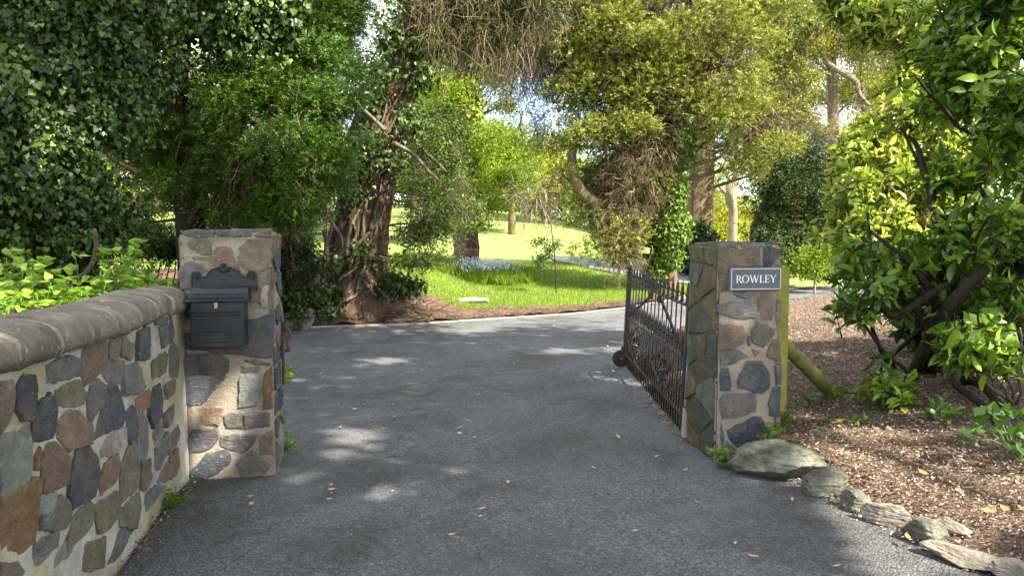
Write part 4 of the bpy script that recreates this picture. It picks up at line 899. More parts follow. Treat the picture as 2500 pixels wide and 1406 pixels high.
#@@PART3
# ------------------------------------------------------------------ vegetation helpers
def bl(px, py, D, r, rz=None, ry=None, w=1.0):
    k = D / FPX; r_ = r * k; rz = (rz if rz is not None else r) * k; ry = ry if ry is not None else r_ * .85
    return (W(px, py, D), np.array([r_, ry, rz]), w)
def wl(pts): return [W(*p) for p in pts]
def limbs_to(mb, trunkP, blobs, r0, r1, seed, n=None, sag=.08, sides=6):
    T = np.array(trunkP); r = np.random.default_rng(seed)
    for i, b in enumerate(blobs):
        if n and i >= n: break
        c = np.array(b[0]); d = np.linalg.norm((T - c) * np.array([1, 1, .8]), axis=1); j = int(np.argmin(d)); j = max(0, j - max(1, len(T) // 14))
        limb(mb, T[j], c, r0 * r.uniform(.6, 1.1), r1, seed * 31 + i, sag=sag, sides=sides)
def tree_root(name, base, label, cat='tree', group=None):
    b = np.array(base, float); return empty(name, (b[0], b[1], b[2]), 0, label, cat, group)
def blob_twigs(mb, blobs, n, L, r0, seed, droop, seg=4, fork=2, tint=(.2, .9), wig=.25, shell=3.0, inward=.75):
    r = np.random.default_rng(seed); C, O, k = clumps_in(blobs, n, r, shell); cc = np.array([b[0] for b in blobs])[k]
    P = cc + (C - cc) * inward
    twigs(mb, P, unit(O + r.normal(size=O.shape) * .5), L * r.uniform(.5, 1.3, n), r0, seg, droop, wig, seed + 1, tint, fork)
import time as _t; _t0 = _t.time()

# ------------------------------------------------------------------ left: ivy covered tree
ib = [bl(90,560,7.6,110), bl(60,430,7.4,130), bl(150,330,7.6,110), bl(235,250,7.9,95), bl(110,180,7.6,130), bl(50,40,7.6,150), bl(250,90,8.0,110), bl(20,300,7.3,120), bl(190,480,7.8,90), bl(180,610,7.8,80),
      bl(310,10,8.4,110), bl(-60,500,7.4,120), bl(-60,200,7.6,140), bl(340,160,8.6,70), bl(120,-80,7.8,170), bl(270,540,8.6,55)]
bp = W(150, 690, 8.1); bp[2] = H1(bp[0], bp[1])
rt = tree_root('ivy_covered_tree', bp, 'large dark tree smothered in glossy ivy at the left edge behind the wall')
TP = spline([bp - np.array([0, 0, .2])] + wl([(140, 560, 8.1), (150, 350, 8.2), (130, 150, 8.2), (150, -150, 8.3)]), 30)
mb = MB(); tube(mb, TP, [.34, .26, .2], 12, flute=.06, seed=2); adopt(mb.build('trunk', M['darkbark']), rt)
mb = MB(); limbs_to(mb, TP, ib, .07, .015, 3); limb(mb, W(330, 420, 8.2), W(250, 360, 7.6), .025, .012, 5); limb(mb, W(160, 700, 7.4), W(230, 560, 7.2), .03, .02, 6); adopt(mb.build('branches', M['vine']), rt)
mb = MB(); foliage(mb, lumps(ib, 300, .30, 1, 2.0, .9), 6200, 'ivy', .08, 11, .054, .05, 101, shell=3.0, tv=.38, tb=.5); foliage(mb, lumps(ib, 60, .22, 61, 3.2, 1.2), 650, 'ivy', .09, 9, .072, .068, 105, shell=2, tv=.25, tb=.85); foliage(mb, ib, 900, 'ivy', .2, 9, .07, .07, 102, shell=1.2, tv=.2, tb=.2)  # the larger-leaved second set is tinted light as painted highlights
adopt(mb.build('ivy_leaves', M['ivy']), rt)
# a second ivy hung stem at the top
ib2 = [bl(520,60,9.3,60,90), bl(600,40,9.4,70), bl(470,20,9.4,60), bl(560,-40,9.4,100), bl(660,60,9.6,60), bl(690,-20,9.6,60), bl(400,-30,9.2,90), bl(380,80,9.2,55), bl(420,-90,9.4,120)]
bp = W(470, 600, 10.2); bp[2] = H1(bp[0], bp[1]); rt = tree_root('ivy_hung_tree', bp, 'slender dark trunk with ivy hanging at the top left, behind the feathery conifer')
TP = spline([bp - np.array([0, 0, .2])] + wl([(455, 400, 10.1), (430, 200, 10), (450, 0, 9.8), (480, -200, 9.7)]), 24)
mb = MB(); tube(mb, TP, [.2, .15, .12], 10, flute=.06, seed=12); adopt(mb.build('trunk', M['darkbark']), rt)
mb = MB(); limbs_to(mb, TP, ib2, .05, .012, 13); adopt(mb.build('branches', M['vine']), rt)
mb = MB(); foliage(mb, lumps(ib2, 90, .24, 2, 2, 1.2), 1100, 'ivy', .09, 10, .075, .075, 103, shell=2.5, tv=.3, tb=.5); adopt(mb.build('ivy_leaves', M['ivy']), rt)
# ------------------------------------------------------------------ feathery conifer
cb = [bl(560,250,10,120), bl(640,330,9.7,130), bl(740,300,9.8,120), bl(700,430,9.8,125), bl(770,410,10,72), bl(600,430,9.9,110), bl(510,340,10.1,110), bl(470,440,10.2,85), bl(760,180,10,100), bl(835,130,10.4,65),
      bl(640,150,10,110), bl(700,510,9.9,75), bl(805,250,10.2,52), bl(840,20,10.6,75), bl(400,300,10.2,90), bl(540,500,10,70), bl(350,420,10.3,80), bl(360,230,10.3,80), bl(770,60,10.5,110), bl(330,520,10.3,60)]
bp = W(655, 660, 10.9); bp[2] = H1(bp[0], bp[1]); rt = tree_root('feathery_conifer', bp, 'feathery bright green conifer spreading above the mailbox pillar')
TP = spline([bp - np.array([0, 0, .2])] + wl([(650, 540, 10.8), (640, 400, 10.7), (655, 250, 10.7), (665, 50, 10.7), (670, -200, 10.7)]), 24)
mb = MB(); tube(mb, TP, [.16, .13, .10], 10, flute=.05, seed=22); adopt(mb.build('trunk', M['redbark']), rt)
mb = MB(); limbs_to(mb, TP, cb, .05, .01, 23, sag=-.04); blob_twigs(mb, cb, 700, .5, .006, 24, .5, fork=2); adopt(mb.build('branches', M['redbark']), rt)
mb = MB()
foliage(mb, lumps(cb, 190, .36, 3, 3.0, .42), 25000, 'yew', .14, 16, .045, .016, 111, droop=-.15, shell=3.4, tv=.16, tb=.66)
foliage(mb, cb, 2600, 'yew', .24, 12, .06, .017, 112, droop=.5, shell=1.3, tv=.2, tb=.25)
adopt(mb.build('crown', M['spray']), rt)
print('left', _t.time() - _t0)
# ------------------------------------------------------------------ tall red barked tree with ivy vines
bp = W(862, 700, 12.8); bp[2] = H1(bp[0], bp[1]); rt = tree_root('red_barked_tree', bp, 'tall leaning tree with fibrous red bark wrapped in woody ivy vines')
TP = spline([bp - np.array([0, 0, .3])] + wl([(872, 640, 12.8), (890, 540, 12.8), (915, 430, 12.8), (945, 310, 12.8), (975, 200, 12.8), (1000, 90, 12.8), (1013, 0, 12.8), (1040, -220, 12.8)]), 50)
mb = MB(); tube(mb, TP, [.66, .5, .42, .37, .33, .29, .26, .24, .22], 36, flute=.055, fl_n=9, seed=31); adopt(mb.build('trunk', M['redbark']), rt)
TP2 = spline([W(835, 700, 12.5) - np.array([0, 0, .3])] + wl([(838, 620, 12.5), (850, 520, 12.5), (862, 430, 12.5), (868, 340, 12.6), (900, 240, 12.7)]), 30)
mb = MB(); tube(mb, TP2, [.34, .27, .22, .18, .1], 18, flute=.08, seed=32); adopt(mb.build('side_trunk', M['darkbark']), rt)
mb = MB(); r = np.random.default_rng(33)
for i in range(13):
    a0 = r.uniform(-2.9, -.2); n = 26; t = np.linspace(r.uniform(0, .25), r.uniform(.45, .98), n); idx_ = t * 49
    C = np.array([TP[min(49, int(k))] * (1 - k % 1) + TP[min(49, int(k) + 1)] * (k % 1) for k in idx_]); R = np.interp(t, np.linspace(0, 1, 9), [.66, .5, .42, .37, .33, .29, .26, .24, .22])
    ang = a0 + np.cumsum(r.normal(size=n) * .16); off = 1.06 + .10 * np.abs(np.sin(t * 9 + i))
    P = C + (R * off)[:, None] * np.column_stack([np.cos(ang), np.sin(ang), np.zeros(n)]); P = spline(P[::2], 40); tube(mb, P, [r.uniform(.018, .038), .018, .01], 6, flute=.1, seed=i)
for i in range(10): 
    a = W(r.uniform(830, 910), r.uniform(640, 690), 12.35); limb(mb, a, a + np.array([r.uniform(-.5, .5), -r.uniform(.1, .4), -r.uniform(.2, .5)]), .05, .015, 40 + i)
for x0, y0, x1, y1, D in ((815, 520, 800, 660, 12), (800, 500, 835, 600, 12), (700, 560, 815, 520, 12), (960, 350, 1072, 442, 12), (1005, 300, 1090, 420, 12.6), (940, 320, 860, 250, 12.2), (1000, 150, 1170, 90, 12.8), (1010, 60, 1180, 170, 12.6), (790, 560, 802, 650, 11.9)):
    limb(mb, W(x0, y0, D), W(x1, y1, D - .2), .04, .018, x0 + y0)
adopt(mb.build('ivy_vines', M['vine']), rt)
vb = [bl(880,410,12.2,34), bl(900,350,12.2,45), bl(850,470,12.1,24), bl(1010,290,12.3,40), bl(955,80,12.4,45,70), bl(925,170,12.4,45), bl(1020,190,12.5,38), bl(880,610,12.2,22), bl(815,640,12,18), bl(960,380,12.2,35), bl(900,640,12.1,18), bl(1030,120,12.5,40), bl(990,-30,12.5,60), bl(890,240,12.4,40)]
mb = MB(); foliage(mb, [(b[0], b[1] * .75, 1) for b in vb], 480, 'ivy', .12, 9, .07, .07, 121, shell=3, tv=.3, tb=.55); adopt(mb.build('ivy_leaves', M['ivy']), rt)
sb = [bl(1035,440,12.3,55), bl(1065,500,12.5,80), bl(1025,560,12.4,60), bl(1085,420,12.8,60), bl(1040,350,12.6,60), bl(1080,570,12.4,55), bl(1050,640,12.0,60,16), bl(1130,500,12.9,50), bl(1100,300,12.8,55), bl(1010,640,12,60,13)]
mb = MB(); limbs_to(mb, TP, sb, .03, .008, 35, sag=.05); blob_twigs(mb, sb, 500, .5, .005, 36, .3); adopt(mb.build('branches', M['vine']), rt)
mb = MB(); foliage(mb, lumps(sb, 110, .22, 4, 1.8, .5), 1500, 'leaf', .08, 9, .06, .032, 122, shell=1.8, droop=.3, tv=.38, tb=.6); adopt(mb.build('side_foliage', M['mid']), rt)
tb_ = [bl(1110,20,12.6,110), bl(1210,60,12.8,90), bl(1130,-60,12.8,150), bl(1270,-30,13,120), bl(1050,60,12.4,50), bl(1170,130,12.8,60)]
mb = MB(); limbs_to(mb, TP, tb_ * 2, .05, .012, 37, sag=.1)
for i in range(8): limb(mb, W(1150 + 20 * i, -20 + 9 * i, 12.8), W(1190 + 14 * i, 150 + 12 * (i % 4), 12.6), .022, .01, 300 + i, sag=.0, wob=.3)
adopt(mb.build('hanging_limbs', M['vine']), rt)
mb = MB(); blob_twigs(mb, tb_, 1500, .85, .006, 38, .95, seg=7, fork=2, wig=.42); adopt(mb.build('hanging_twigs', M['twigolive']), rt)
tb2 = [bl(1090,-20,12.7,110), bl(1200,10,12.9,90), bl(1280,-60,13,120)]
mb = MB(); foliage(mb, lumps(tb2 + [bl(1150,40,12.6,60), bl(1230,70,12.9,50)], 120, .3, 5, 1.8, .6), 3600, 'yew', .24, 12, .07, .02, 123, droop=.5, shell=1.8, tv=.35, tb=.6); adopt(mb.build('crown', M['yew']), rt)
# ------------------------------------------------------------------ thicket and ivy scrub on the bank
hb = [bl(715,590,11.4,50,45), bl(640,560,11.5,70,40), bl(560,580,11.4,80,40), bl(430,600,11.2,90,40), bl(330,600,10.8,80,40), bl(250,560,10.8,60,40), bl(700,650,11.2,50,30)]
bp = W(700, 720, 11.4); bp[2] = H1(bp[0], bp[1]); rt = tree_root('hedge_thicket', bp, 'thin twiggy hedge behind the mailbox pillar with the sunny lawn showing through', 'hedge')
mb = MB(); blob_twigs(mb, hb, 1100, .55, .006, 51, .1, fork=3, inward=.3)
for i in range(26): 
    x = 250 + i * 22 + rng.uniform(-8, 8); limb(mb, W(x, 700, 11.3), W(x + rng.uniform(-30, 30), 540 + rng.uniform(-30, 30), 11.3), .014, .006, 500 + i, sides=4)
adopt(mb.build('twigs', M['darkbark']), rt)
mb = MB(); foliage(mb, hb, 1500, 'leaf', .13, 9, .05, .032, 131, shell=1.3, tv=.3, tb=.35); adopt(mb.build('leaves', M['mid']), rt)
gb = [bl(745,640,11.7,45,35), bl(700,680,11.5,50,30), bl(960,690,12.4,40,18), bl(990,700,12.4,50,14), bl(710,740,11.3,35,35), bl(800,745,11.9,22,28), bl(690,610,11.5,30,50), bl(760,720,11.8,30,30), bl(800,722,12,24,10)]
mb = MB(); foliage(mb, gb, 1100, 'ivy', .09, 8, .06, .055, 132, shell=1.5, tv=.35, tb=.45); blob_twigs(mb, gb, 200, .4, .005, 53, .2); tag(mb.build('ivy_scrub', M['ivy']), kind='stuff')
mb = MB(); r = np.random.default_rng(54)
for i in range(70):
    a = W(r.uniform(790, 1060), r.uniform(700, 735), r.uniform(12.1, 13.6)); a[2] = H1(a[0], a[1]) + .03; limb(mb, a, a + np.array([r.uniform(-.6, .6), -r.uniform(0, .4), r.uniform(-.12, .18)]), .012, .005, 600 + i, sides=4, wob=.3)
tag(mb.build('bare_roots', M['vine']), kind='stuff')
print('mid', _t.time() - _t0)
# ------------------------------------------------------------------ big golden cypress (centre)
yb = [bl(1370,425,18.2,40), bl(1362,335,18.4,48), bl(1385,380,18,30), bl(1345,250,18.7,40), bl(1455,490,18.0,30), bl(1520,455,17.8,40), bl(1590,420,17.9,36), bl(1480,600,17.9,28), bl(1440,540,18.1,30), bl(1530,570,17.8,26), bl(1560,80,18.2,130), bl(1700,100,18.3,120), bl(1450,120,18.6,110), bl(1600,230,17.8,120), bl(1480,250,18.2,95), bl(1720,230,18,95), bl(1830,180,18.6,90), bl(1400,340,18.6,60), bl(1480,335,17.9,70), bl(1620,320,17.8,75), bl(1750,280,18,60), bl(1850,320,18.6,65),
      bl(1880,90,18.8,85), bl(1400,190,18.7,75), bl(1345,90,19,80), bl(1560,-60,18.5,170), bl(1750,-80,18.6,160), bl(1900,-20,18.9,110), bl(1420,440,18.5,42), bl(1395,510,18.4,34), bl(1450,560,18.2,35), bl(1370,30,19,90), bl(1640,150,17.6,80), bl(1540,170,17.7,70), bl(1800,260,17.9,60), bl(1500,590,18.1,30), bl(1815,390,18.8,36), bl(1290,-40,19,90), bl(1270,500,17.6,16,30), bl(1300,545,17.6,22,14), bl(1265,455,17.7,10,20)]
bp = W(1622, 684, 19); bp[2] = H1(bp[0], bp[1]); rt = tree_root('golden_cypress', bp, 'biggest cypress, olive gold sprays over a mass of dead twigs, behind the gate')
TP = spline([bp - np.array([0, 0, .3])] + wl([(1618, 620, 19), (1628, 520, 19), (1640, 400, 19), (1610, 250, 19), (1585, 60, 19), (1580, -200, 19)]), 40)
mb = MB(); tube(mb, TP, [.42, .33, .3, .26, .22, .2], 22, flute=.06, seed=61); adopt(mb.build('trunk', M['redbark']), rt)
mb = MB(); limbs_to(mb, TP, yb[:-3], .10, .02, 62, sag=-.05); J = spline(wl([(1605, 470, 19), (1540, 490, 18.5), (1470, 500, 18.2), (1420, 470, 18), (1398, 420, 18), (1400, 360, 18.1), (1420, 310, 18.2)]), 26); tube(mb, J, [.19, .16, .15, .13, .1, .07], 12, flute=.06, seed=63)
for a, b in (((1610, 440), (1510, 390)), ((1615, 400), (1530, 480)), ((1600, 330), (1560, 430)), ((1640, 480), (1540, 560)), ((1630, 520), (1520, 600)), ((1590, 250), (1600, 420)), ((1560, 240), (1555, 330))): limb(mb, W(*a, 18.8), W(*b, 17.8), .07, .03, a[0], wob=.35)
adopt(mb.build('branches', M['cyptrunk']), rt)
mb = MB(); foliage(mb, lumps(yb, 230, .60, 6, 2.6, .45), 33000, 'spray', .16, 11, .07, .028, 141, droop=-.3, shell=3.6, tv=.2, tb=.66)
adopt(mb.build('crown', M['cyp']), rt)
bb = [bl(1560,180,18.4,130), bl(1430,200,18.9,90), bl(1700,180,18.5,130), bl(1400,90,19,110), bl(1550,340,18.4,100), bl(1610,350,18.4,60), bl(1820,280,18.9,80), bl(1310,500,17.8,40), bl(1330,130,19,80), bl(1650,30,18.5,170), bl(1450,20,19,130)]
mb = MB(); foliage(mb, lumps(bb, 200, .4, 7, 1.5, .6), 5200, 'spray', .28, 9, .08, .024, 142, droop=.3, shell=1.6, tv=.3, tb=.4); adopt(mb.build('dying_sprays', M['cypbrown']), rt)
db = [bl(1545,440,18.2,85), bl(1555,500,18.3,42), bl(1510,530,18.1,60), bl(1515,590,17.9,42,38), bl(1470,440,18.5,45), bl(1530,630,17.9,28,20), bl(1500,360,18.2,50), bl(1600,360,18,50)]
mb = MB(); blob_twigs(mb, db, 1300, .62, .011, 64, .55, seg=7, fork=4, wig=.42, inward=.7); adopt(mb.build('dead_twigs', M['twigolive']), rt)
mb = MB(); blob_twigs(mb, bb, 4600, .8, .009, 65, .3, seg=5, fork=2); blob_twigs(mb, [bl(1300, 100, 19, 90), bl(1260, 180, 19, 60), bl(1350, 300, 19, 50), bl(1310, 470, 18, 40), bl(1220,60,19,80), bl(1280,260,19,30)], 1500, .9, .008, 66, .9, seg=5, fork=2); adopt(mb.build('grey_twigs', M['twig']), rt)
mb = MB(); foliage(mb, [bl(1640,560,18.3,34,50), bl(1638,470,18.3,32,40), bl(1630,625,18.4,28,26), bl(1650,380,18.3,34), bl(1665,340,18,30), bl(1600,665,18.4,18,20)], 2300, 'ivy', .09, 8, .085, .085, 143, shell=4, tv=.3, tb=.75); adopt(mb.build('ivy_leaves', M['mid']), rt)
# second trunk behind
bp = W(1700, 664, 23.5); bp[2] = H1(bp[0], bp[1]); rt = tree_root('upright_cypress', bp, 'straight brown trunk with ivy at its foot, right behind the largest cypress')
TP = spline([bp - np.array([0, 0, .3])] + wl([(1705, 560, 23.5), (1712, 440, 23.5), (1718, 300, 23.5), (1715, 0, 23.5), (1715, -200, 23.5)]), 30)
mb = MB(); tube(mb, TP, [.48, .4, .38, .34, .3], 20, flute=.07, seed=71); adopt(mb.build('trunk', M['cyptrunk']), rt)
ub = [bl(1835,350,23,55), bl(1850,280,23.4,90), bl(1760,200,23.4,90), bl(1880,200,23.6,80), bl(1920,60,24,100), bl(1820,60,23.6,110), bl(1860,420,22.8,45), bl(1650,250,23.6,80), bl(1800,-60,23.6,130), bl(1940,300,23.6,50)]
mb = MB(); limbs_to(mb, TP, ub, .09, .02, 72); blob_twigs(mb, ub, 900, .9, .010, 73, .5); adopt(mb.build('branches', M['cyptrunk']), rt)
mb = MB(); foliage(mb, lumps(ub, 200, .55, 8, 2, .6), 5600, 'spray', .32, 10, .11, .038, 144, shell=2.4, tv=.35, tb=.45); adopt(mb.build('crown', M['cyp']), rt)
mb = MB(); foliage(mb, [bl(1705,590,23.1,32,50), bl(1695,640,23.1,34,20)], 700, 'ivy', .13, 8, .1, .1, 145, shell=4, tb=.35); adopt(mb.build('ivy_leaves', M['ivy']), rt)
# dark yew right
db_ = [bl(1905,440,20.5,75), bl(1955,520,20.3,80), bl(1880,555,20.4,50), bl(1960,610,20,65,55), bl(1925,390,20.8,60), bl(1845,520,20.6,30,36), bl(2010,470,20.6,70), bl(1915,620,20.2,45), bl(2030,570,20,70), bl(1990,400,21,60), bl(1990,660,20,50,25), bl(2060,640,20,50)]
bp = W(1860, 680, 21.5); bp[2] = H1(bp[0], bp[1]); rt = tree_root('dark_yew', bp, 'very dark green yew with a red brown trunk, right of the sign pillar top')
TP = spline([bp - np.array([0, 0, .3])] + wl([(1852, 620, 21.3), (1858, 540, 21.2), (1900, 450, 21.2), (1920, 350, 21.2)]), 20)
mb = MB(); tube(mb, TP, [.34, .28, .2, .1], 14, flute=.08, seed=81); adopt(mb.build('trunk', M['redbark']), rt)
mb = MB(); limbs_to(mb, TP, db_, .07, .02, 82); adopt(mb.build('branches', M['redbark']), rt)
mb = MB(); foliage(mb, lumps(db_, 190, .42, 9, 2.4, .6), 5600, 'spray', .26, 10, .09, .034, 146, droop=.1, shell=2.6, tv=.34, tb=.6); adopt(mb.build('crown', M['yew']), rt)
# small yellowish shrubs beside the far drive
for (px, py, D, r_, lab) in ((1990, 640, 18.5, 38, 'small lime green shrub on a pale stem beside the far drive'), (1905, 655, 19.5, 26, 'low blue green shrub just behind the top of the sign pillar')):
    bp = W(px, 690, D); bp[2] = H1(bp[0], bp[1]); rt = tree_root('young_shrub', bp, lab, 'shrub'); sh = [bl(px, py, D, r_), bl(px + 18, py - 25, D, r_ * .7), bl(px - 20, py + 10, D, r_ * .7)]
    mb = MB(); limb(mb, bp - np.array([0, 0, .05]), W(px, py, D), .035, .02, px, wob=.03); limbs_to(mb, [W(px, py + 15, D)], sh, .02, .006, px); adopt(mb.build('stem', M['palebark']), rt)
    mb = MB(); foliage(mb, sh, 500, 'leaf', .13, 8, .09, .04, px, shell=1.6, tb=.5); adopt(mb.build('leaves', M['bright' if r_ > 30 else 'mid']), rt)
print('cyp', _t.time() - _t0)
# ------------------------------------------------------------------ tall sparse tree, right
bp = W(2040, 690, 25); bp[2] = H1(bp[0], bp[1]); rt = tree_root('tall_sparse_tree', bp, 'tall straight sunlit trunk with sparse yellow green leaves and bare twigs')
TP = spline([bp - np.array([0, 0, .3])] + wl([(2038, 560, 25), (2036, 430, 25), (2034, 300, 25), (2030, 150, 25), (2028, 0, 25), (2030, -200, 25)]), 40)
mb = MB(); tube(mb, TP, [.27, .22, .2, .18, .15, .12], 14, flute=.05, seed=91); adopt(mb.build('trunk', M['palebark']), rt)
tl = [bl(1960,110,24.5,70), bl(2010,60,24.5,60), bl(2080,90,24.5,70), bl(1960,230,24.3,50), bl(2080,320,24.3,45), bl(1990,320,24,35), bl(2110,220,24.5,50), bl(2150,60,24.5,90), bl(2010,-50,24.6,120), bl(1930,160,24.4,60), bl(2200,-30,24.6,120), bl(1940,300,24,45)]
mb = MB(); limbs_to(mb, TP, tl, .08, .02, 92)
tube(mb, spline(wl([(2032, 130, 24.8), (2012, 110, 24.6), (2015, 150, 24.3), (2060, 180, 24.2), (2090, 200, 24.2), (2098, 230, 24.2), (2122, 258, 24.2)]), 30), [.05, .09, .1, .1, .07, .06], 8, flute=.06)
tube(mb, spline(wl([(2036, 340, 24.9), (2010, 342, 24), (1960, 350, 23.5), (1900, 370, 23.2), (1870, 392, 23)]), 20), [.06, .045, .02, .01], 6)
tube(mb, spline(wl([(2034, 345, 24.9), (1990, 338, 24), (1940, 330, 23.6), (1880, 290, 23.4)]), 20), [.05, .035, .02, .01], 6); adopt(mb.build('branches', M['palebark']), rt)
mb = MB(); blob_twigs(mb, tl, 1500, 1.0, .009, 93, .2, seg=5, fork=3, wig=.35); blob_twigs(mb, [bl(1940, 345, 23.5, 70, 25)], 500, .9, .008, 94, .1, seg=5, fork=3, wig=.3); adopt(mb.build('bare_twigs', M['twig']), rt)
mb = MB(); foliage(mb, lumps(tl, 110, .45, 21, 1.6, .5), 3600, 'leaf', .15, 8, .11, .05, 151, shell=1.8, tb=.5); adopt(mb.build('leaves', M['gold']), rt)
# pale dead snag
bp = W(1795, 690, 30); bp[2] = H1(bp[0], bp[1]); rt = tree_root('dead_snag', bp, 'pale broken dead trunk with a curled bare branch between the cypress and the yew')
mb = MB(); tube(mb, spline([bp - np.array([0, 0, .2])] + wl([(1788, 600, 30), (1790, 520, 30), (1782, 470, 30), (1798, 430, 30), (1790, 395, 30)]), 26), [.2, .17, .17, .22, .14, .08], 12, flute=.12, seed=95); adopt(mb.build('trunk', M['palebark']), rt)
mb = MB(); tube(mb, spline(wl([(1784, 480, 30), (1765, 465, 30), (1752, 452, 30), (1745, 470, 30)]), 14), [.13, .07, .03], 8); adopt(mb.build('limb', M['palebark']), rt)
mb = MB(); tube(mb, spline(wl([(1785, 440, 30), (1768, 420, 30), (1770, 405, 30)]), 14), [.1, .05, .03], 8); adopt(mb.build('limb', M['palebark']), rt)
# ------------------------------------------------------------------ middle distance bright tree with ivy column
bp = W(1140, 602, 23.5); bp[2] = H1(bp[0], bp[1]); rt = tree_root('lime_green_tree', bp, 'lime green tree with a stout red brown trunk rising from the bluebells')
TP = spline([bp - np.array([0, 0, .3])] + wl([(1140, 540, 23.5), (1145, 420, 23.5), (1142, 300, 23.5), (1130, 150, 23.5), (1140, -100, 23.5)]), 30)
mb = MB(); tube(mb, TP, [.40, .33, .28, .24, .18, .12], 18, flute=.08, seed=96); adopt(mb.build('trunk', M['redbark']), rt)
lb = [bl(1100,250,23.2,75), bl(1200,190,23.4,65), bl(1150,90,23.5,90), bl(1225,430,23.2,50), bl(1180,485,22.6,45), bl(1090,380,23.2,60), bl(1180,540,22.4,36,18), bl(1050,190,23.5,70), bl(1215,330,23.3,50), bl(1160,360,22.9,45), bl(1120,520,22.8,40), bl(1060,300,23.6,60), bl(1020,120,23.6,70), bl(1240,250,23.6,35)]
mb = MB(); limbs_to(mb, TP, lb, .08, .02, 97, sag=.05); limb(mb, W(1150, 330, 23.3), W(1200, 240, 23), .06, .03, 98); adopt(mb.build('branches', M['cyptrunk']), rt)
mb = MB(); foliage(mb, lumps(lb, 190, .42, 10, 1.9, .35), 4200, 'leaf', .14, 9, .10, .05, 152, shell=2.0, droop=.1, tv=.3, tb=.55); adopt(mb.build('crown', M['bright']), rt)
mb = MB(); foliage(mb, [bl(1143,280,22.9,24,90), bl(1140,420,22.9,26,80)], 700, 'ivy', .12, 9, .11, .11, 153, shell=4, tb=.7); adopt(mb.build('ivy_leaves', M['bright']), rt)
# ------------------------------------------------------------------ background trees
def far_tree(px, py, D, r_, mat, label, seed, leaf=.16, n=900, trunkpx=None, tbv=.5, style='leaf', group='trees beyond the lawn'):
    r = np.random.default_rng(seed); b0 = W(px, 600, D); b0[2] = H1(b0[0], b0[1]) - .2
    rt = tree_root('background_tree', b0, label, 'tree', group)
    cs = [bl(px + r.uniform(-.5, .5) * r_, py + r.uniform(-.75, .7) * r_, D + r.uniform(-.06, .06) * D, r_ * r.uniform(.35, .6)) for _ in range(9)]
    c0 = W(px, py, D); TPf = spline([b0, b0 * .5 + c0 * .5, c0], 12); mb = MB(); tube(mb, TPf, [.0055 * D, .0045 * D, .003 * D], 10, flute=.06); adopt(mb.build('trunk', M['cyptrunk']), rt)
    mb = MB(); limbs_to(mb, TPf, cs, .003 * D, .001 * D, seed); adopt(mb.build('branches', M['cyptrunk']), rt)
    mb = MB(); foliage(mb, lumps(cs, 70, .016 * D, seed, 1.9, .5), n, style, .007 * D, 9, leaf, leaf * .5, seed, shell=1.9, tb=tbv); adopt(mb.build('crown', M[mat]), rt)
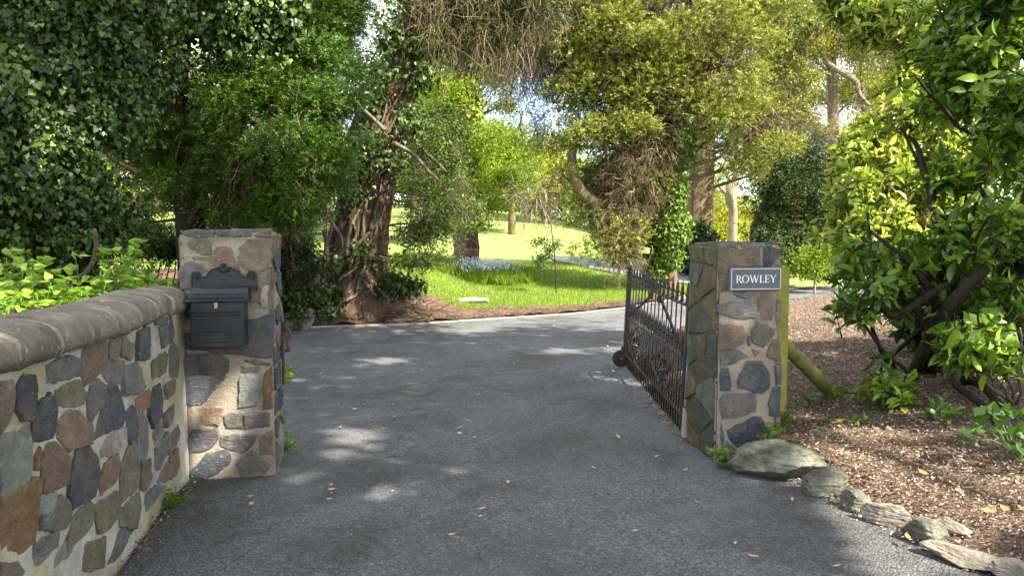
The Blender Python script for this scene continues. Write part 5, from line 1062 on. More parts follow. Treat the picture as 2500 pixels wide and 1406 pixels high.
for a in [(1250, 400, 42, 85, 'bright', 'fresh green background tree under the sky gap in the centre', 201, .17, 1500),
          (1330, 440, 50, 90, 'gold', 'yellowish background tree at the top of the sunny lawn', 202, .2, 1500),
          (1450, 480, 55, 90, 'bright', 'bright background tree glimpsed behind the dead twigs of the cypress', 203, .2, 1300),
          (1170, 330, 48, 110, 'bright', 'background tree behind the lime green tree', 204, .2, 1500),
          (1040, 380, 34, 110, 'mid', 'mid green background tree right of the leaning trunk', 205, .15, 1700),
          (940, 300, 38, 120, 'bright', 'background tree hidden partly by the leaning red trunk', 206, .16, 1500),
          (800, 380, 36, 120, 'mid', 'background tree behind the right side of the feathery conifer', 207, .15, 1300),
          (650, 300, 40, 140, 'bright', 'background tree showing through the middle of the feathery conifer', 208, .17, 1500),
          (480, 260, 38, 130, 'gold', 'yellow green background tree glowing behind the ivy and conifer', 209, .17, 1500),
          (330, 330, 34, 140, 'mid', 'background tree between the ivy tree and the conifer', 210, .15, 1500),
          (150, 300, 33, 170, 'bright', 'background tree behind the ivy covered tree', 211, .16, 1800),
          (0, 250, 34, 170, 'gold', 'background tree glowing behind the far left edge', 212, .16, 1500),
          (1790, 560, 42, 70, 'gold', 'yellow green background tree low between cypress trunk and yew', 213, .17, 1000),
          (1740, 470, 55, 70, 'bright', 'small background tree behind the second cypress trunk', 214, .2, 800),
          (1560, 420, 48, 130, 'mid', 'background tree behind the largest cypress', 215, .18, 1500),
          (1880, 300, 45, 160, 'mid', 'tall background tree behind the dark yew', 216, .18, 1700),
          (2060, 470, 34, 100, 'gold', 'golden background tree right of the tall bare trunk', 217, .15, 1500),
          (2180, 380, 32, 120, 'gold', 'golden background tree behind the sunny laurel', 218, .15, 1700),
          (2350, 350, 30, 180, 'bright', 'background tree behind the laurel stems', 219, .15, 2000),
          (2500, 500, 26, 180, 'mid', 'background tree behind the laurel at the right edge', 220, .14, 1800),
          (2200, 600, 26, 110, 'mid', 'low background tree filling behind the laurel foot', 221, .13, 1500),
          (2230, 130, 30, 150, 'gold', 'high golden background tree near the top right', 222, .15, 1500),
          (1950, 200, 42, 120, 'bright', 'tall bright background tree between the second cypress and the bare trunk', 237, .17, 1800), (2110, 180, 40, 110, 'gold', 'tall golden background tree just right of the bare trunk', 238, .17, 1700),
          (1010, 210, 40, 130, 'mid', 'tall background tree just right of the leaning red trunk', 239, .16, 1700), (1110, 160, 44, 110, 'bright', 'tall background tree above the lime green tree', 240, .17, 1500),
          (930, 430, 60, 110, 'bright', 'crest line tree left of the lime green tree', 223, .28, 1500), (1060, 400, 66, 110, 'gold', 'crest line tree directly behind the lime green tree', 224, .3, 1500),
          (1190, 450, 68, 90, 'bright', 'crest line tree just right of the lime green trunk', 225, .3, 1300), (1290, 420, 66, 90, 'gold', 'crest line tree above the middle of the sunny hill', 226, .3, 1300),
          (1400, 450, 68, 100, 'bright', 'crest line tree where the hill slopes down to the cypress', 227, .3, 1300), (1520, 480, 66, 100, 'mid', 'crest line tree seen through the cypress twigs', 228, .3, 1300),
          (1650, 500, 66, 100, 'bright', 'crest line tree between the two cypress trunks', 229, .3, 1200), (1940, 480, 60, 110, 'mid', 'crest line tree behind the dark yew', 230, .28, 1200), (2100, 560, 50, 110, 'bright', 'low crest line tree behind the laurel edge', 232, .24, 1200),
          (760, 470, 56, 110, 'bright', 'crest line tree behind the conifer foot', 233, .26, 1300), (560, 460, 56, 120, 'mid', 'crest line tree above the mailbox pillar', 234, .26, 1300), (380, 470, 52, 110, 'bright', 'crest line tree left of the mailbox pillar', 235, .25, 1300), (200, 480, 50, 120, 'gold', 'crest line tree behind the ivy tree trunk', 236, .25, 1300)]: far_tree(*a)
# low hedge line on the crest
cl = [bl(x, 515 + (x - 1240) * .33 * (x > 1240) - rng.uniform(0, 18), 64, 22, 16) for x in range(880, 1500, 22)] + [bl(x, 540 + rng.uniform(-12, 8), 60, 30, 26) for x in range(-40, 900, 34)] + [bl(x, 555 + rng.uniform(-10, 5), 62, 30, 26) for x in range(1500, 2600, 36)]
mb = MB(); foliage(mb, cl, 4200, 'leaf', .5, 9, .3, .16, 231, shell=1.8, tb=.45); tag(mb.build('distant_undergrowth', M['mid']), kind='stuff')
print('far', _t.time() - _t0)
# ------------------------------------------------------------------ sapling, bluebells
bp = W(1358, 672, 17); bp[2] = H1(bp[0], bp[1]); rt = tree_root('young_sapling', bp, 'thin young sapling with sparse leafy side shoots standing alone on the lawn', 'sapling')
mb = MB(); tube(mb, spline([bp - np.array([0, 0, .05])] + wl([(1354, 620, 17), (1346, 560, 17), (1343, 520, 17)]), 12), [.016, .013, .008], 6)
for (a, b) in (((1350, 600), (1302, 590)), ((1353, 625), (1308, 640)), ((1355, 640), (1315, 660)), ((1348, 575), (1372, 600)), ((1346, 560), (1325, 552))): limb(mb, W(*a, 17), W(*b, 16.9), .008, .004, a[1], sides=4)
adopt(mb.build('stem', M['darkbark']), rt)
mb = MB(); foliage(mb, [bl(1318,592,16.9,24,9), bl(1322,635,16.9,22,10), bl(1318,655,16.9,18,8), bl(1362,598,16.9,12,10), bl(1340,612,16.9,14,12)], 130, 'leaf', .06, 7, .07, .035, 155, shell=1.5, tb=.3); adopt(mb.build('leaves', M['mid']), rt)
def on_ground(P, dz=0): P = np.array(P, float); P[:, 2] = H(P[:, 0], P[:, 1]) + dz; return P
r = np.random.default_rng(160)
P = []; 
for (px, py, D, sx, sy, n) in ((1190, 622, 20.5, .9, .9, 900), (1140, 608, 21.5, 1.5, .9, 1000), (1080, 620, 20, .9, .6, 300), (1240, 640, 19, .5, .4, 250)):
    c = W(px, py, D); P.append(np.column_stack([c[0] + r.normal(size=n) * sx * .6, c[1] + r.normal(size=n) * sy * .7, np.zeros(n)]))
P = on_ground(np.concatenate(P)); mb = MB()
for q in range(4): leafset(mb, P, unit(r.normal(size=P.shape) * .35 + np.array([0, 0, 1])), r.normal(size=P.shape), r.uniform(.18, .42, len(P)), .028, 'q', np.clip(r.normal(.35, .2, len(P)), 0, 1))
tag(mb.build('bluebell_leaves', M['bright']), kind='stuff')
c = W(1190, 620, 20.2); n = 360; Pf = on_ground(np.column_stack([c[0] + r.normal(size=n) * .42, c[1] + r.normal(size=n) * .5, np.zeros(n)])); Pf[:, 2] += r.uniform(.22, .5, n); mb = MB()
for q in range(4): leafset(mb, Pf + r.normal(size=Pf.shape) * .025, r.normal(size=Pf.shape), r.normal(size=Pf.shape), .05, .03, 'q', r.uniform(0, 1, n))
tag(mb.build('bluebells', M['petal']), kind='stuff')

# ------------------------------------------------------------------ laurel bush (right)
bp = G(2300, 930, .15); rt = tree_root('cherry_laurel', (bp[0], bp[1], H1(bp[0], bp[1])), 'large glossy cherry laurel bush with dark bent stems filling the right edge', 'bush')
mb = MB(); D = 6.2
B0 = np.array([bp[0], bp[1] + .2, .05])
st_l = [([(2330,720,6.3),(2385,560,6.3),(2400,430,6.2),(2392,260,6.2),(2395,130,6.2),(2440,-40,6.2)], [.15,.12,.09,.07,.05]),
        ([(2270,820,6.2),(2190,700,6.3),(2130,610,6.4),(2118,520,6.6)], [.07,.05,.035,.02]), ([(2290,770,6.2),(2230,650,6.2),(2170,600,6.4),(2120,560,6.5)], [.06,.045,.03,.02]),
        ([(2320,700,6.3),(2290,560,6.3),(2265,450,6.4),(2240,360,6.5),(2215,330,6.5)], [.07,.05,.04,.02]), ([(2330,640,6.3),(2300,520,6.4),(2262,440,6.5),(2200,310,6.6)], [.06,.045,.03,.015]),
        ([(2300,780,6.0),(2420,640,5.8),(2480,560,5.7),(2520,400,5.7)], [.1,.07,.05,.04]), ([(2330,700,6.1),(2180,770,5.9),(2120,690,5.9),(2060,680,5.9)], [.05,.045,.03,.015]),
        ([(2210,900,5.9),(2160,860,5.7),(2100,780,5.7),(2050,740,5.7)], [.03,.025,.02,.01]), ([(2380,930,5.8),(2450,1000,5.2),(2520,1080,4.9)], [.07,.05,.03]),
        ([(2395,560,5.6),(2420,580,5.5),(2440,610,5.5),(2450,640,5.5)], [.02,.022,.015]), ([(2400,430,6.2),(2330,300,6.0),(2270,230,5.9),(2230,180,5.8)], [.035,.03,.02,.01]), ([(2392,260,6.2),(2350,130,6.2),(2300,40,6.2),(2280,-30,6.2)],[.03,.025,.015,.01])]
for pts, rr in st_l: P = spline([B0 + rng.normal(size=3) * np.array([.12, .08, 0])] + wl(pts), 34); tube(mb, P, [q * .56 for q in [rr[0] * 1.15] + rr], 10, flute=.06, seed=int(pts[0][0]))
for i in range(14): a = B0 + np.array([rng.uniform(-.6, .9), rng.uniform(-.5, .4), .1]); limb(mb, a, a + np.array([rng.uniform(-1.1, 1.3), rng.uniform(-1.0, .3), rng.uniform(.1, 1.2)]), .025, .008, 700 + i)
tube(mb, spline([(B0[0] + .2, B0[1] - .3, .3)] + wl([(2330, 930, 5.6), (2400, 990, 5.2), (2440, 1060, 4.9)]), 16), [.03, .03, .02], 7)
adopt(mb.build('stems', M['darkbark']), rt)
lf = [bl(2440,150,6.0,85,90), bl(2450,360,5.8,85,70), bl(2500,250,5.6,75), bl(2330,150,6.1,50,40), bl(2300,270,6.1,45,30), bl(2380,600,6.2,90,70), bl(2240,700,6.2,90,60), bl(2120,720,5.8,70,50), bl(2470,730,5.9,80,60), bl(2340,420,6.4,70), bl(2330,220,6.4,80), bl(2170,820,5.6,50,35), bl(2460,560,5.7,80,60), bl(2050,740,5.6,38,42), bl(2290,620,6.5,80,60), bl(2400,30,6.2,100), bl(2500,0,6,120), bl(2260,50,6.8,60), bl(2210,950,5.5,50,38), bl(2180,640,6.4,70,50), bl(2350,90,6.4,70), bl(2090,640,6.2,55,40)]
lbk = [bl(2450,820,7.4,140,130), bl(2330,760,7.6,100,110), bl(2500,600,7.6,140,150), bl(2550,950,6.6,90,90)]
lsn = [bl(2150,330,8.3,70), bl(2250,260,8.3,80), bl(2120,480,8,60), bl(2310,110,8.4,100), bl(2200,60,8.4,80), bl(2100,590,7.8,45), bl(2200,430,8,75), bl(2290,370,8.2,75), bl(2360,-20,8.4,90), bl(2080,440,8.2,40), bl(2180,540,7.7,60), bl(2130,40,8.6,60), bl(2290,500,7.8,60), bl(2080,350,8.2,42), bl(2120,20,8.6,70), bl(2230,40,8.5,80), bl(2060,540,7.9,36), bl(2350,60,8.4,70), bl(2090,480,8,40), bl(2400,-60,8.3,90), bl(2050,-20,8.7,60), bl(2070,500,8,50), bl(2110,620,7.6,50), bl(2060,430,8.3,40), bl(2020,560,8.2,30), bl(2230,600,7.6,60)]
def laurel_mass(blobs, n, L_, seed, tb, shell, mat, name, k=7, tv=.2):
    r = np.random.default_rng(seed); C, O, _ = clumps_in(lumps(blobs, max(6, n // 11), .22 if n > 200 else .1, seed, shell, .8), n, r, 2.2); O = unit(O * .8 + r.normal(size=O.shape) * .5 + np.array([0, -.1, .25]))
    mb = MB(); whorls(mb, C, O, k, L_, L_ * .36, r, np.clip(r.normal(tb, tv, n), 0, 1)); o = adopt(mb.build(name, mat), rt)
    mb = MB(); twigs(mb, C - O * .28, O, .3, .006, 3, 0, .08, seed, (.2, .8), 0); adopt(mb.build('twigs', M['darkbark']), rt); return C
laurel_mass(lf, 1400, .15, 171, .66, 2.4, M['laurel'], 'foliage')
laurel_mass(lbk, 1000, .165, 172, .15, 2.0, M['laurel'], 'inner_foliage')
laurel_mass(lsn, 2700, .14, 173, .40, 2.2, M['laurelsun'], 'sunlit_foliage')
# low sprig catching the sun at the right edge
bp = G(2440, 985, .2); r2 = tree_root('laurel_sprig', (bp[0], bp[1], H1(bp[0], bp[1])), 'bright fresh laurel shoot catching the sun low at the right edge', 'shrub')
mb = MB(); rt_ = rt; rt = r2
for (a, b) in (((2470, 980), (2350, 800)), ((2475, 985), (2420, 790)), ((2480, 985), (2490, 800)), ((2470, 980), (2400, 860))): limb(mb, W(*a, 5.2), W(*b, 4.9), .014, .006, a[0] + b[0])
adopt(mb.build('stem', M['vine']), rt)
laurel_mass([bl(2380,815,4.9,45,25), bl(2440,850,4.8,55,32), bl(2480,880,4.7,40,30), bl(2430,800,4.9,35,22), bl(2360,845,4.9,26,18)], 75, .15, 174, .8, 2.0, M['laurel'], 'foliage')
rt = rt_
# small seedlings on the mulch
def seedling(name, px, py, z, r_m, n, L_, mat, label, kind='leaf', seed=0, cat='plant', h=.12, k=5, tb=.6, kk=None, group=None):
    p = G(px, py, z); base = np.array([p[0], p[1], z]); r = np.random.default_rng(seed + int(px)); root = empty(name, tuple(base), 0, label, cat, group)
    mb = MB(); tips = base + np.column_stack([r.normal(size=n) * r_m, r.normal(size=n) * r_m * .8, r.uniform(.25, 1, n) * h])
    for t_ in tips: P = spline([base + (t_ - base) * np.array([.2, .2, 0]), base * .5 + t_ * .5 + np.array([0, 0, h * .15]), t_], 6); tube(mb, P, .0025, 4)
    adopt(mb.build('stems', M['weed']), root)
    mb = MB(); O = unit(tips - base + np.array([0, 0, .1]))
    if kind == 'laurel': whorls(mb, tips, O, k, L_, L_ * .4, r, np.full(n, tb))
    else:
        P = np.repeat(tips, k, 0) + r.normal(size=(n * k, 3)) * L_ * .45; Dd = unit(np.repeat(O, k, 0) * .5 + r.normal(size=(n * k, 3)) * .8 + np.array([0, 0, -.1])); leafset(mb, P, Dd, unit(np.array([0, -.3, 1.0]) + r.normal(size=(n * k, 3)) * .35), L_ * r.uniform(.6, 1.2, n * k), L_ * .75, kk or 'i', np.clip(r.normal(tb, .2, n * k), 0, 1))
    adopt(mb.build('leaves', M[mat]), root); return root
seedling('laurel_seedling', 1965, 995, .12, .13, 14, .09, 'laurel', 'blue green leafy seedling at the foot of the leaning strut', 'laurel', 1, tb=.45)
seedling('laurel_seedling', 2045, 985, .14, .07, 7, .08, 'bright', 'lime green seedling just right of the strut foot', 'laurel', 2, h=.2, tb=.3)
seedling('laurel_seedling', 2100, 1030, .16, .12, 8, .07, 'laurel', 'low pale green seedling on the mulch below the laurel', 'laurel', 3, h=.07, tb=.9)
seedling('laurel_seedling', 2045, 1060, .14, .06, 4, .07, 'bright', 'tiny bright seedling nearest the rocks on the mulch', 'laurel', 4, h=.06, tb=.3)
seedling('laurel_seedling', 2290, 1015, .2, .1, 6, .13, 'laurel', 'broad leaved laurel seedling under the bush', 'laurel', 5, h=.16, tb=.5)
seedling('ivy_sprig', 1765, 1130, .02, .05, 16, .035, 'mid', 'small ivy sprig growing at the left foot of the sign pillar', 'leaf', 6, h=.1, tb=.8)
seedling('ivy_sprig', 1885, 1085, .12, .05, 12, .035, 'mid', 'small ivy sprig between the sign pillar and the largest rock', 'leaf', 7, h=.12, tb=.7)
seedling('ivy_sprig', 1915, 1048, .14, .04, 10, .03, 'mid', 'small ivy sprig at the foot of the green post', 'leaf', 8, h=.12, tb=.6)
seedling('ivy_sprig', 692, 925, .02, .05, 7, .06, 'bright', 'lime green leafy sprig beside the mailbox pillar, the upper one', 'leaf', 9, h=.14, tb=.4)
seedling('ivy_sprig', 700, 1095, .0, .055, 11, .04, 'weed', 'small ivy sprig low beside the mailbox pillar on the tarmac', 'leaf', 10, h=.1, tb=.6)
seedling('ivy_sprig', 413, 1238, .0, .04, 22, .022, 'weed', 'small green weed at the foot of the curved wall', 'leaf', 11, h=.09, tb=.4, kk='q')
seedling('fern_tuft', 2480, 1110, .22, .14, 14, .10, 'laurel', 'dark grassy tuft at the right edge under the laurel', 'leaf', 12, h=.2, tb=.4, kk='q')
# ------------------------------------------------------------------ weeds behind the wall
wproto = []
for v in range(4):
    r = np.random.default_rng(400 + v); root = empty('leafy_weed', (0, 0, 0), 0, 'fresh lime green leafy weed in the bank of weeds behind the curved wall', 'weed', 'leafy weeds behind the curved wall')
    mb = MB(); lm = MB()
    for s_ in range(5):
        a = r.uniform(0, 6.28); tip = np.array([cos(a) * r.uniform(.03, .16), sin(a) * r.uniform(.03, .16), r.uniform(.35, .62)]); P = spline([(0, 0, 0), tip * np.array([.4, .4, .55]), tip], 8); tube(mb, P, .003, 4)
        for k in range(1, 8):
            for e in range(4):
                d = unit(np.array([r.normal(), r.normal(), .25])); leafset(lm, np.array([P[k] + d * .02]), np.array([d]), np.array([[0, 0, 1.0]]) + r.normal(size=(1, 3)) * .55, .062 * r.uniform(.6, 1.25), .056 * r.uniform(.7, 1.15), 'i', np.array([np.clip(.35 + .07 * k + r.normal() * .12, 0, 1)]))
    mb.build('stems', M['weed'], root); lm.build('leaves', M['weed'], root); wproto.append(root)
wp_i = 0; r = np.random.default_rng(410)
for i in range(78):
    y = r.uniform(2.4, 7.6); x0_ = -2.25 - .02 * y; x = x0_ - abs(r.normal()) * 1.3 - (0.25 if y > 5 else 0)
    if y > 5.2: x = min(x, float(xl(y)) - .1)
    if i < 4: o = wproto[i]
    else: o = copy_tree(wproto[i % 4])
    zi = 'nearest the mailbox pillar' if y > 4.2 and x > -3.0 else ('in the second row by the pillar end' if y > 4.2 and x > -3.9 else ('far back towards the ivy tree' if y > 4.2 else ('right against the coping at the left edge' if x > -2.9 else 'well behind the left end of the coping')))
    o['label'] = 'fresh lime green leafy weed growing ' + zi; o['group'] = 'leafy weeds ' + zi
    hz_ = H1(x, y); o.location = (x, y, hz_ - .03); s_ = r.uniform(.9, 1.35); o.scale = (s_, s_, s_ * r.uniform(.75, 1.15)); o.rotation_euler = (0, 0, r.uniform(0, 6.28))
n = 9000; y = r.uniform(2, 11, n); x = np.minimum(-2.3, xl(y)) - np.abs(r.normal(size=n)) * 2.2; P = on_ground(np.column_stack([x, y, x * 0])); P[:, 2] += np.abs(r.normal(size=n)) * .12; mb = MB()
leafset(mb, P, unit(r.normal(size=P.shape) + np.array([0, 0, .2])), unit(np.array([0, 0, 1.0]) + r.normal(size=P.shape) * .4), r.uniform(.04, .09, n), .06, 'i', np.clip(r.normal(.35, .25, n), 0, 1)); tag(mb.build('ground_cover', M['weed']), kind='stuff')
# ------------------------------------------------------------------ bark chips
def chips(n, xf, name, seed, mat='chip'):
    r = np.random.default_rng(seed); P = xf(r, n); P = on_ground(P, .02); m_ = len(P); P[:, 2] += r.uniform(0, .025, m_)
    mb = MB(); D_ = unit(np.column_stack([r.normal(size=m_), r.normal(size=m_), r.normal(size=m_) * .3])); leafset(mb, P, D_, unit(np.array([0, 0, 1.0]) + r.normal(size=P.shape) * .45), r.uniform(.010, .042, m_) * r.uniform(.6, 1.3, m_), r.uniform(.004, .014, m_), 'q', np.clip(r.beta(1.6, 2.2, m_), 0, 1))
    return tag(mb.build(name, M[mat]), kind='stuff')
def xf_right(r, n):
    y = 2.2 + 9.5 * r.uniform(0, 1, n) ** 1.6; x = xr(y) + .03 + np.abs(r.uniform(0, 1, n)) ** 1.1 * 4.6; return np.column_stack([x, y, y * 0])
chips(135000, xf_right, 'bark_chips', 421)
def xf_far(r, n):
    x = r.uniform(-3.6, 4, n); t = r.uniform(0, 1, n) ** 1.7; wd = np.interp(x, [-3.6, -2.4, -1.3, -.3, 1.2, 4], [2.2, 2.4, 1.5, 1.1, .95, .7]); return np.column_stack([x, yk(x) + .09 + t * wd, x * 0])
chips(32000, xf_far, 'verge_chips', 422, 'chipdark')
def xf_back(r, n): y = r.uniform(11, 17.8, n); x = xr(y) + .05 + r.uniform(0, 1, n) * 3.4; return np.column_stack([x, y, y * 0])
chips(26000, xf_back, 'far_chips', 425)
def xf_edge(r, n):
    y = r.uniform(2.6, 9, n); x = xr(y) - np.abs(r.normal(size=n)) * .07; k = n // 7
    s_ = r.uniform(0, 3, k); i_ = np.searchsorted(ws, s_).clip(0, 179); q = wp[i_] + wn[i_] * (np.abs(r.normal(size=k)) * .05 + .01)[:, None]; x[:k] = q[:, 0]; y[:k] = q[:, 1]; return np.column_stack([x, y, y * 0])
r_ = np.random.default_rng(77)
chips(3200, xf_edge, 'edge_debris', 423).location = (0, 0, -.018)
def xf_drive(r, n): y = 2.6 + 10 * r.uniform(0, 1, n) ** 1.4; return np.column_stack([r.uniform(-.35, .3, n) * y, y, y * 0])
chips(420, xf_drive, 'scattered_grit', 424).location = (0, 0, -.018)
# ------------------------------------------------------------------ grass
r = np.random.default_rng(430); n = 190000
y = 13.4 + 14 * r.uniform(0, 1, n) ** 1.5; x = r.uniform(-.36, .30, n) * y * 1.05
top_y = np.interp(x, [-4.6, -2.9, -2.4, -1.8, -1.3, -.3, .5, 1.2, 2.33, 3.1, 4], [16, 16.1, 15.1, 14.4, 14.05, 14.1, 14.3, 14.65, 15.6, 16.4, 17.8]); m_ = y > top_y + r.normal(size=n) * .07
pd = np.min(np.linalg.norm(np.column_stack([x, y])[:, None] - path_c[None, ::3], axis=2), axis=1); m_ &= pd > 1.15
P = on_ground(np.column_stack([x, y, y * 0])[m_], -.005); mb = MB(); k = len(P); mnl = np.array([mnoise.noise(Vector((a * 1.3, b * 1.3, 0))) for a, b, _ in P])
leafset(mb, P, unit(r.normal(size=P.shape) * .38 + np.array([0, 0, 1])), r.normal(size=P.shape), r.uniform(.04, .10, k) * (1 + mnl * .5), .011, 't', np.clip(r.normal(.5, .18, k) + mnl * .25, 0, 1)); tag(mb.build('grass', M['grassblade']), kind='stuff')
# ------------------------------------------------------------------ fallen leaves, each its own
def leaf_proto(name, seed, L_, mat='dryleaf', tint=.5):
    r = np.random.default_rng(seed); mb = MB(); n = 7; P = []; 
    for i in range(n):
        t = i / (n - 1); w_ = .5 * sin(pi * min(1, t * .92 + .06)) ** .8 * .55
        for s_ in (-1, 0, 1): P.append(((t - .5) * L_, s_ * w_ * L_, .010 + .25 * L_ * (abs(s_) * .35 + (t - .5) ** 2 * .9) + r.normal() * .0015))
    F = [(i * 3 + q, i * 3 + q + 1, i * 3 + q + 4, i * 3 + q + 3) for i in range(n - 1) for q in (0, 1)]; mb.add(P, F, tint=tint, smooth=True); tube(mb, [(-.5 * L_, 0, .012), (-.75 * L_, .01, .02)], .0012, 4, tint=tint)
    return mb.build(name, M[mat])
lab = {0: 'small pale yellow leaf fallen on the driveway tarmac', 1: 'small dry tan leaf fallen on the driveway tarmac', 2: 'curled orange leaf fallen on the brown mulch'}
pr = [leaf_proto('fallen_leaf', 1, .038, tint=.95), leaf_proto('fallen_leaf', 2, .04, tint=.8), leaf_proto('fallen_leaf', 3, .055, tint=.3)]
grp = ['pale yellow leaves on the tarmac', 'tan leaves on the tarmac', 'orange leaves on the mulch']
dl = [(743,897,0),(784,914,0),(896,922,0),(1104,936,0),(1167,965,0),(1160,1071,1),(1510,1070,1),(1601,1118,0),(1675,1150,1),(1448,1146,1),(808,1190,1),(811,1200,0),(805,1222,1),(612,1217,0),(612,1235,1),(922,831,0),(1353,797,0),(1343,815,0),(1484,847,0),(1143,1030,0),(1125,1047,0),(1122,1062,0),(866,1002,1),(888,991,1),(688,979,0),(831,803,0),(1105,1310,1),(1840,1365,1),(1795,1330,0),(1498,909,0),(1178,1247,1),(1935,1222,1),(2046,1386,1),(823,1037,1),(1240,1180,1),(700,975,1),(1550,1300,0),(960,990,0),(1030,905,0),(1270,860,0),(1700,1230,0)]
ml = [(2050,1033,2),(2043,1120,2),(2255,1160,2),(2342,1200,2),(2455,1248,2),(2415,1255,2),(2490,1245,2),(2005,1028,2),(2180,1075,2),(2400,1140,2),(2190,1010,2),(2300,1120,2),(2215,1315,2),(2140,1155,2),(1990,1110,2)]
used_ = [0, 0, 0]
ZN = [(0, 760, 0, 1100, 'close beside the mailbox pillar'), (0, 760, 1100, 1406, 'by the foot of the curved wall'), (760, 1000, 0, 1130, 'on the drive level with the mailbox pillar'), (760, 1000, 1130, 1406, 'left of centre in the near drive'),
      (1000, 1300, 0, 950, 'mid drive beyond the gateway'), (1000, 1300, 950, 1120, 'in mid gateway'), (1000, 1300, 1120, 1406, 'centre of the near drive'), (1300, 1700, 0, 860, 'far along the drive left of the open gate'), (1300, 1560, 860, 1406, 'left of the open gate'), (1300, 1700, 1090, 1406, 'in front of the open gate'), (1560, 1700, 860, 1406, 'just left of the gate foot'), (1700, 1960, 1090, 1300, 'in front of the largest rock'), (1700, 2500, 1300, 1406, 'near the bottom right edge of the tarmac')]
ZM = [(0, 2080, 0, 1080, 'beside the strut foot'), (0, 2160, 1080, 1200, 'just behind the rocks by the sign pillar'), (2080, 2330, 0, 1140, 'in the shade under the laurel'), (2160, 2380, 1130, 1230, 'on the sunny strip of mulch'), (2380, 2500, 1000, 1300, 'at the right edge of the mulch'), (0, 2500, 0, 1406, 'among the flaky slabs')]
KD = ['small pale yellow leaf', 'small dry tan leaf', 'curled orange leaf']; seen = {}
def zone_tag(o, px, py, k):
    z = next((q for q in (ZM if k == 2 else ZN) if q[0] <= px < q[1] and q[2] <= py < q[3]), (0, 0, 0, 0, 'on open tarmac'))[4]
    key = (k, z); seen.setdefault(key, []).append((px, o)); tag(o, None, 'leaf')
for px, py, k in dl + ml:
    z = 0.0
    p = G(px, py, z)
    for _ in range(6): z = H1(p[0], p[1]) + (.035 if k == 2 else 0); p = G(px, py, z)
    o = pr[k] if used_[k] == 0 else pr[k].copy()
    if used_[k]: COL.objects.link(o)
    used_[k] += 1; o.location = (p[0], p[1], z + .004); o.rotation_euler = (random.uniform(-.3, .3), random.uniform(-.3, .3), random.uniform(0, 6.28)); s_ = random.uniform(.7, 1.25); o.scale = (s_, s_, s_); zone_tag(o, px, py, k)
for (k, z), lst in seen.items():
    lst.sort(key=lambda q: q[0]); n = len(lst); wd_ = {1: [''], 2: ['leftmost ', 'rightmost '], 3: ['leftmost ', 'middle ', 'rightmost '], 4: ['leftmost ', 'second from left ', 'third from left ', 'rightmost ']}.get(n, ['%s ' % q for q in ('leftmost', 'second', 'third', 'fourth', 'fifth', 'sixth', 'seventh', 'eighth')])
    for (px, o), w_ in zip(lst, wd_): o['label'] = ('%s%s %s' % (w_, KD[k], z)); o['group'] = grp[k]
# ------------------------------------------------------------------ shading canopy: tall trees beside and behind the viewpoint
LIT = [(945,880,46,8),(860,1065,58,26),(830,1105,40,10),(725,1165,26,16),(1118,1152,32,14),(900,1222,40,16),(975,1195,46,12),(1372,856,58,7),(1492,851,36,7),(1170,792,90,9),(1140,806,60,6),(1520,765,80,16),(1560,1012,28,6),(1440,790,30,5),(1600,790,60,30),
       (2130,1120,130,22),(2290,1180,160,40),(2450,1240,160,50),(2100,1060,60,16),(2380,1310,150,34),(1990,830,80,40),(2000,770,90,40),(2480,1190,60,20),(2200,1220,60,12)]
BOX = [(W(60, 700, 4.2), np.array([.35, .4, .2])), (W(200, 680, 4.8), np.array([.45, .5, .2])), (W(360, 670, 5.2), np.array([.3, .5, .2]))] + [(b[0], b[1] * 1.25) for b in lsn] + [(W(2420, 840, 4.85), np.array([.28, .3, .18]))] + [(W(2400, 230, 6.0), np.array([.8, .6, .8])), (W(2130, 700, 5.8), np.array([.25, .3, .2]))] + [(W(700, 330, 9.6), np.array([.55, .5, .5])), (W(600, 200, 9.6), np.array([.5, .5, .35])), (W(790, 190, 9.6), np.array([.35, .5, .4])), (W(760, 430, 9.5), np.array([.3, .4, .3])), (W(500, 330, 9.8), np.array([.3, .4, .3])), (W(200, 330, 7.3), np.array([.25, .3, .2])), (W(110, 400, 7.2), np.array([.3, .3, .3])), (W(560, 150, 9.8), np.array([.3, .3, .3]))]
s3 = np.array(SUNV)
def carve_ground(P):
    g = P - s3[None] * (P[:, 2] / s3[2])[:, None]
    front = g[:, 1] > .5; m = np.ones(len(P), bool); g2 = P - s3[None] * ((P[:, 2] - .15) / s3[2])[:, None]; dd = np.maximum(g[:, 1], .6)
    xy0, xy2 = to_px(g), to_px(g2); mx, my = .08 * FPX / dd, .08 * 1.5 * FPX / dd ** 2; mg = np.where(P[:, 0] > -99, 1, 1)
    for cx, cy, rx, ry in LIT:
        x, y = xy2 if cx > 1800 else xy0; q_ = 2.3 if cx > 1800 else 1; m &= ~(front & (((x - cx) / (rx + mx * q_)) ** 2 + ((y - cy) / (ry + my * q_)) ** 2 < 1))
    # the sun reaches the lower middle of the mailbox pillar
    for q, rr in ((np.array([-1.83, 4.42, .62]), .07), (np.array([-1.80, 4.42, .45]), .09), (np.array([-1.72, 4.42, .33]), .09), (np.array([-1.76, 4.42, .2]), .07)):
        gq = q - s3 * (q[2] / s3[2]); m &= np.linalg.norm((g - gq)[:, :2] , axis=1) > rr + .11
    for c, R_ in BOX:
        o = (P - c) / R_; d = -s3 / R_; b = (o * d).sum(1); a = (d * d).sum(); c_ = (o * o).sum(1) - 1; m &= (b * b - a * c_) < 0
    return m
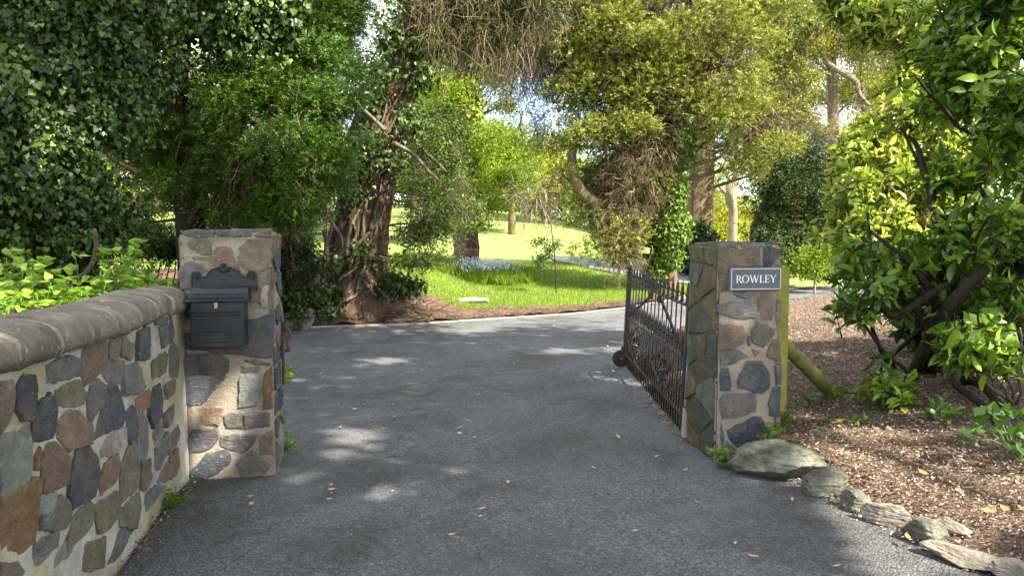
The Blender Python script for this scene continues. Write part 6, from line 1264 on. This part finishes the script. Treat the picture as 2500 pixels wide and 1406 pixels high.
def carve_region(P):
    g = P - s3[None] * (P[:, 2] / s3[2])[:, None]; lim = yk(g[:, 0]) + .6 + 1.6 * (g[:, 0] < -1) + np.where((g[:, 0] > -1) & (g[:, 0] < 2.5), 1.5, 0)
    return (g[:, 1] < lim) & (g[:, 1] > -4) & ~((g[:, 1] > 15) & (g[:, 0] > 3))
def sun_at(gx, gy, z): return np.array([gx + s3[0] / s3[2] * z, gy + s3[1] / s3[2] * z, z])
trees = [((8.6, 1.5), [(-2.5, 5, 9, 3), (0, 3, 9, 3), (1, 6.5, 8.5, 2.6), (-1.5, 9, 9.5, 3), (1.3, 10, 10, 2.5), (-4, 11, 10.5, 3), (3, 3, 9.5, 2.4), (3.5, 7, 9, 2.4), (-5.5, 8, 10, 3), (0, .5, 8.6, 2.4), (1, 2.5, 9, 2.4), (-1, 3.5, 8.8, 2.4)], 'tall spreading broadleaf tree standing just outside the right of the view'),
         ((3.5, -7.5), [(-3, 0, 9, 3), (0, -1, 9, 3), (2.5, 0, 9, 2.6), (-5.5, 3, 10, 3), (5.5, 2, 10, 2.4), (-8, 6, 11, 3.2), (-9, 10, 12, 3.2), (1.5, 2, 9.5, 2.5)], 'tall spreading broadleaf tree standing behind the viewpoint')]
for i, ((tx, ty), bs, label) in enumerate(trees):
    rt = tree_root('broadleaf_tree', (tx, ty, H1(tx, ty) - .1), label)
    TP = spline([(tx, ty, -.2), (tx + .1, ty, 3), (tx - .1, ty + .1, 6), (tx, ty, 9.5)], 20); blobs = [(sun_at(gx_, gy_, z_), np.array([rr, rr, 1.5])) for gx_, gy_, z_, rr in bs]
    mb = MB(); tube(mb, TP, [.42, .33, .28, .18], 16, flute=.05, seed=i); adopt(mb.build('trunk', M['bark']), rt)
    mb = MB(); limbs_to(mb, TP, blobs, .09, .03, 900 + i, sides=8); adopt(mb.build('branches', M['bark']), rt)
    mb = MB(); foliage(mb, blobs, 6600, 'leaf', .3, 9, .24, .13, 910 + i, shell=1.5, tb=.5, carve=[carve_ground, carve_region]); adopt(mb.build('crown', M['mid']), rt)
print('all', _t.time() - _t0)
bpy.context.view_layer.update()
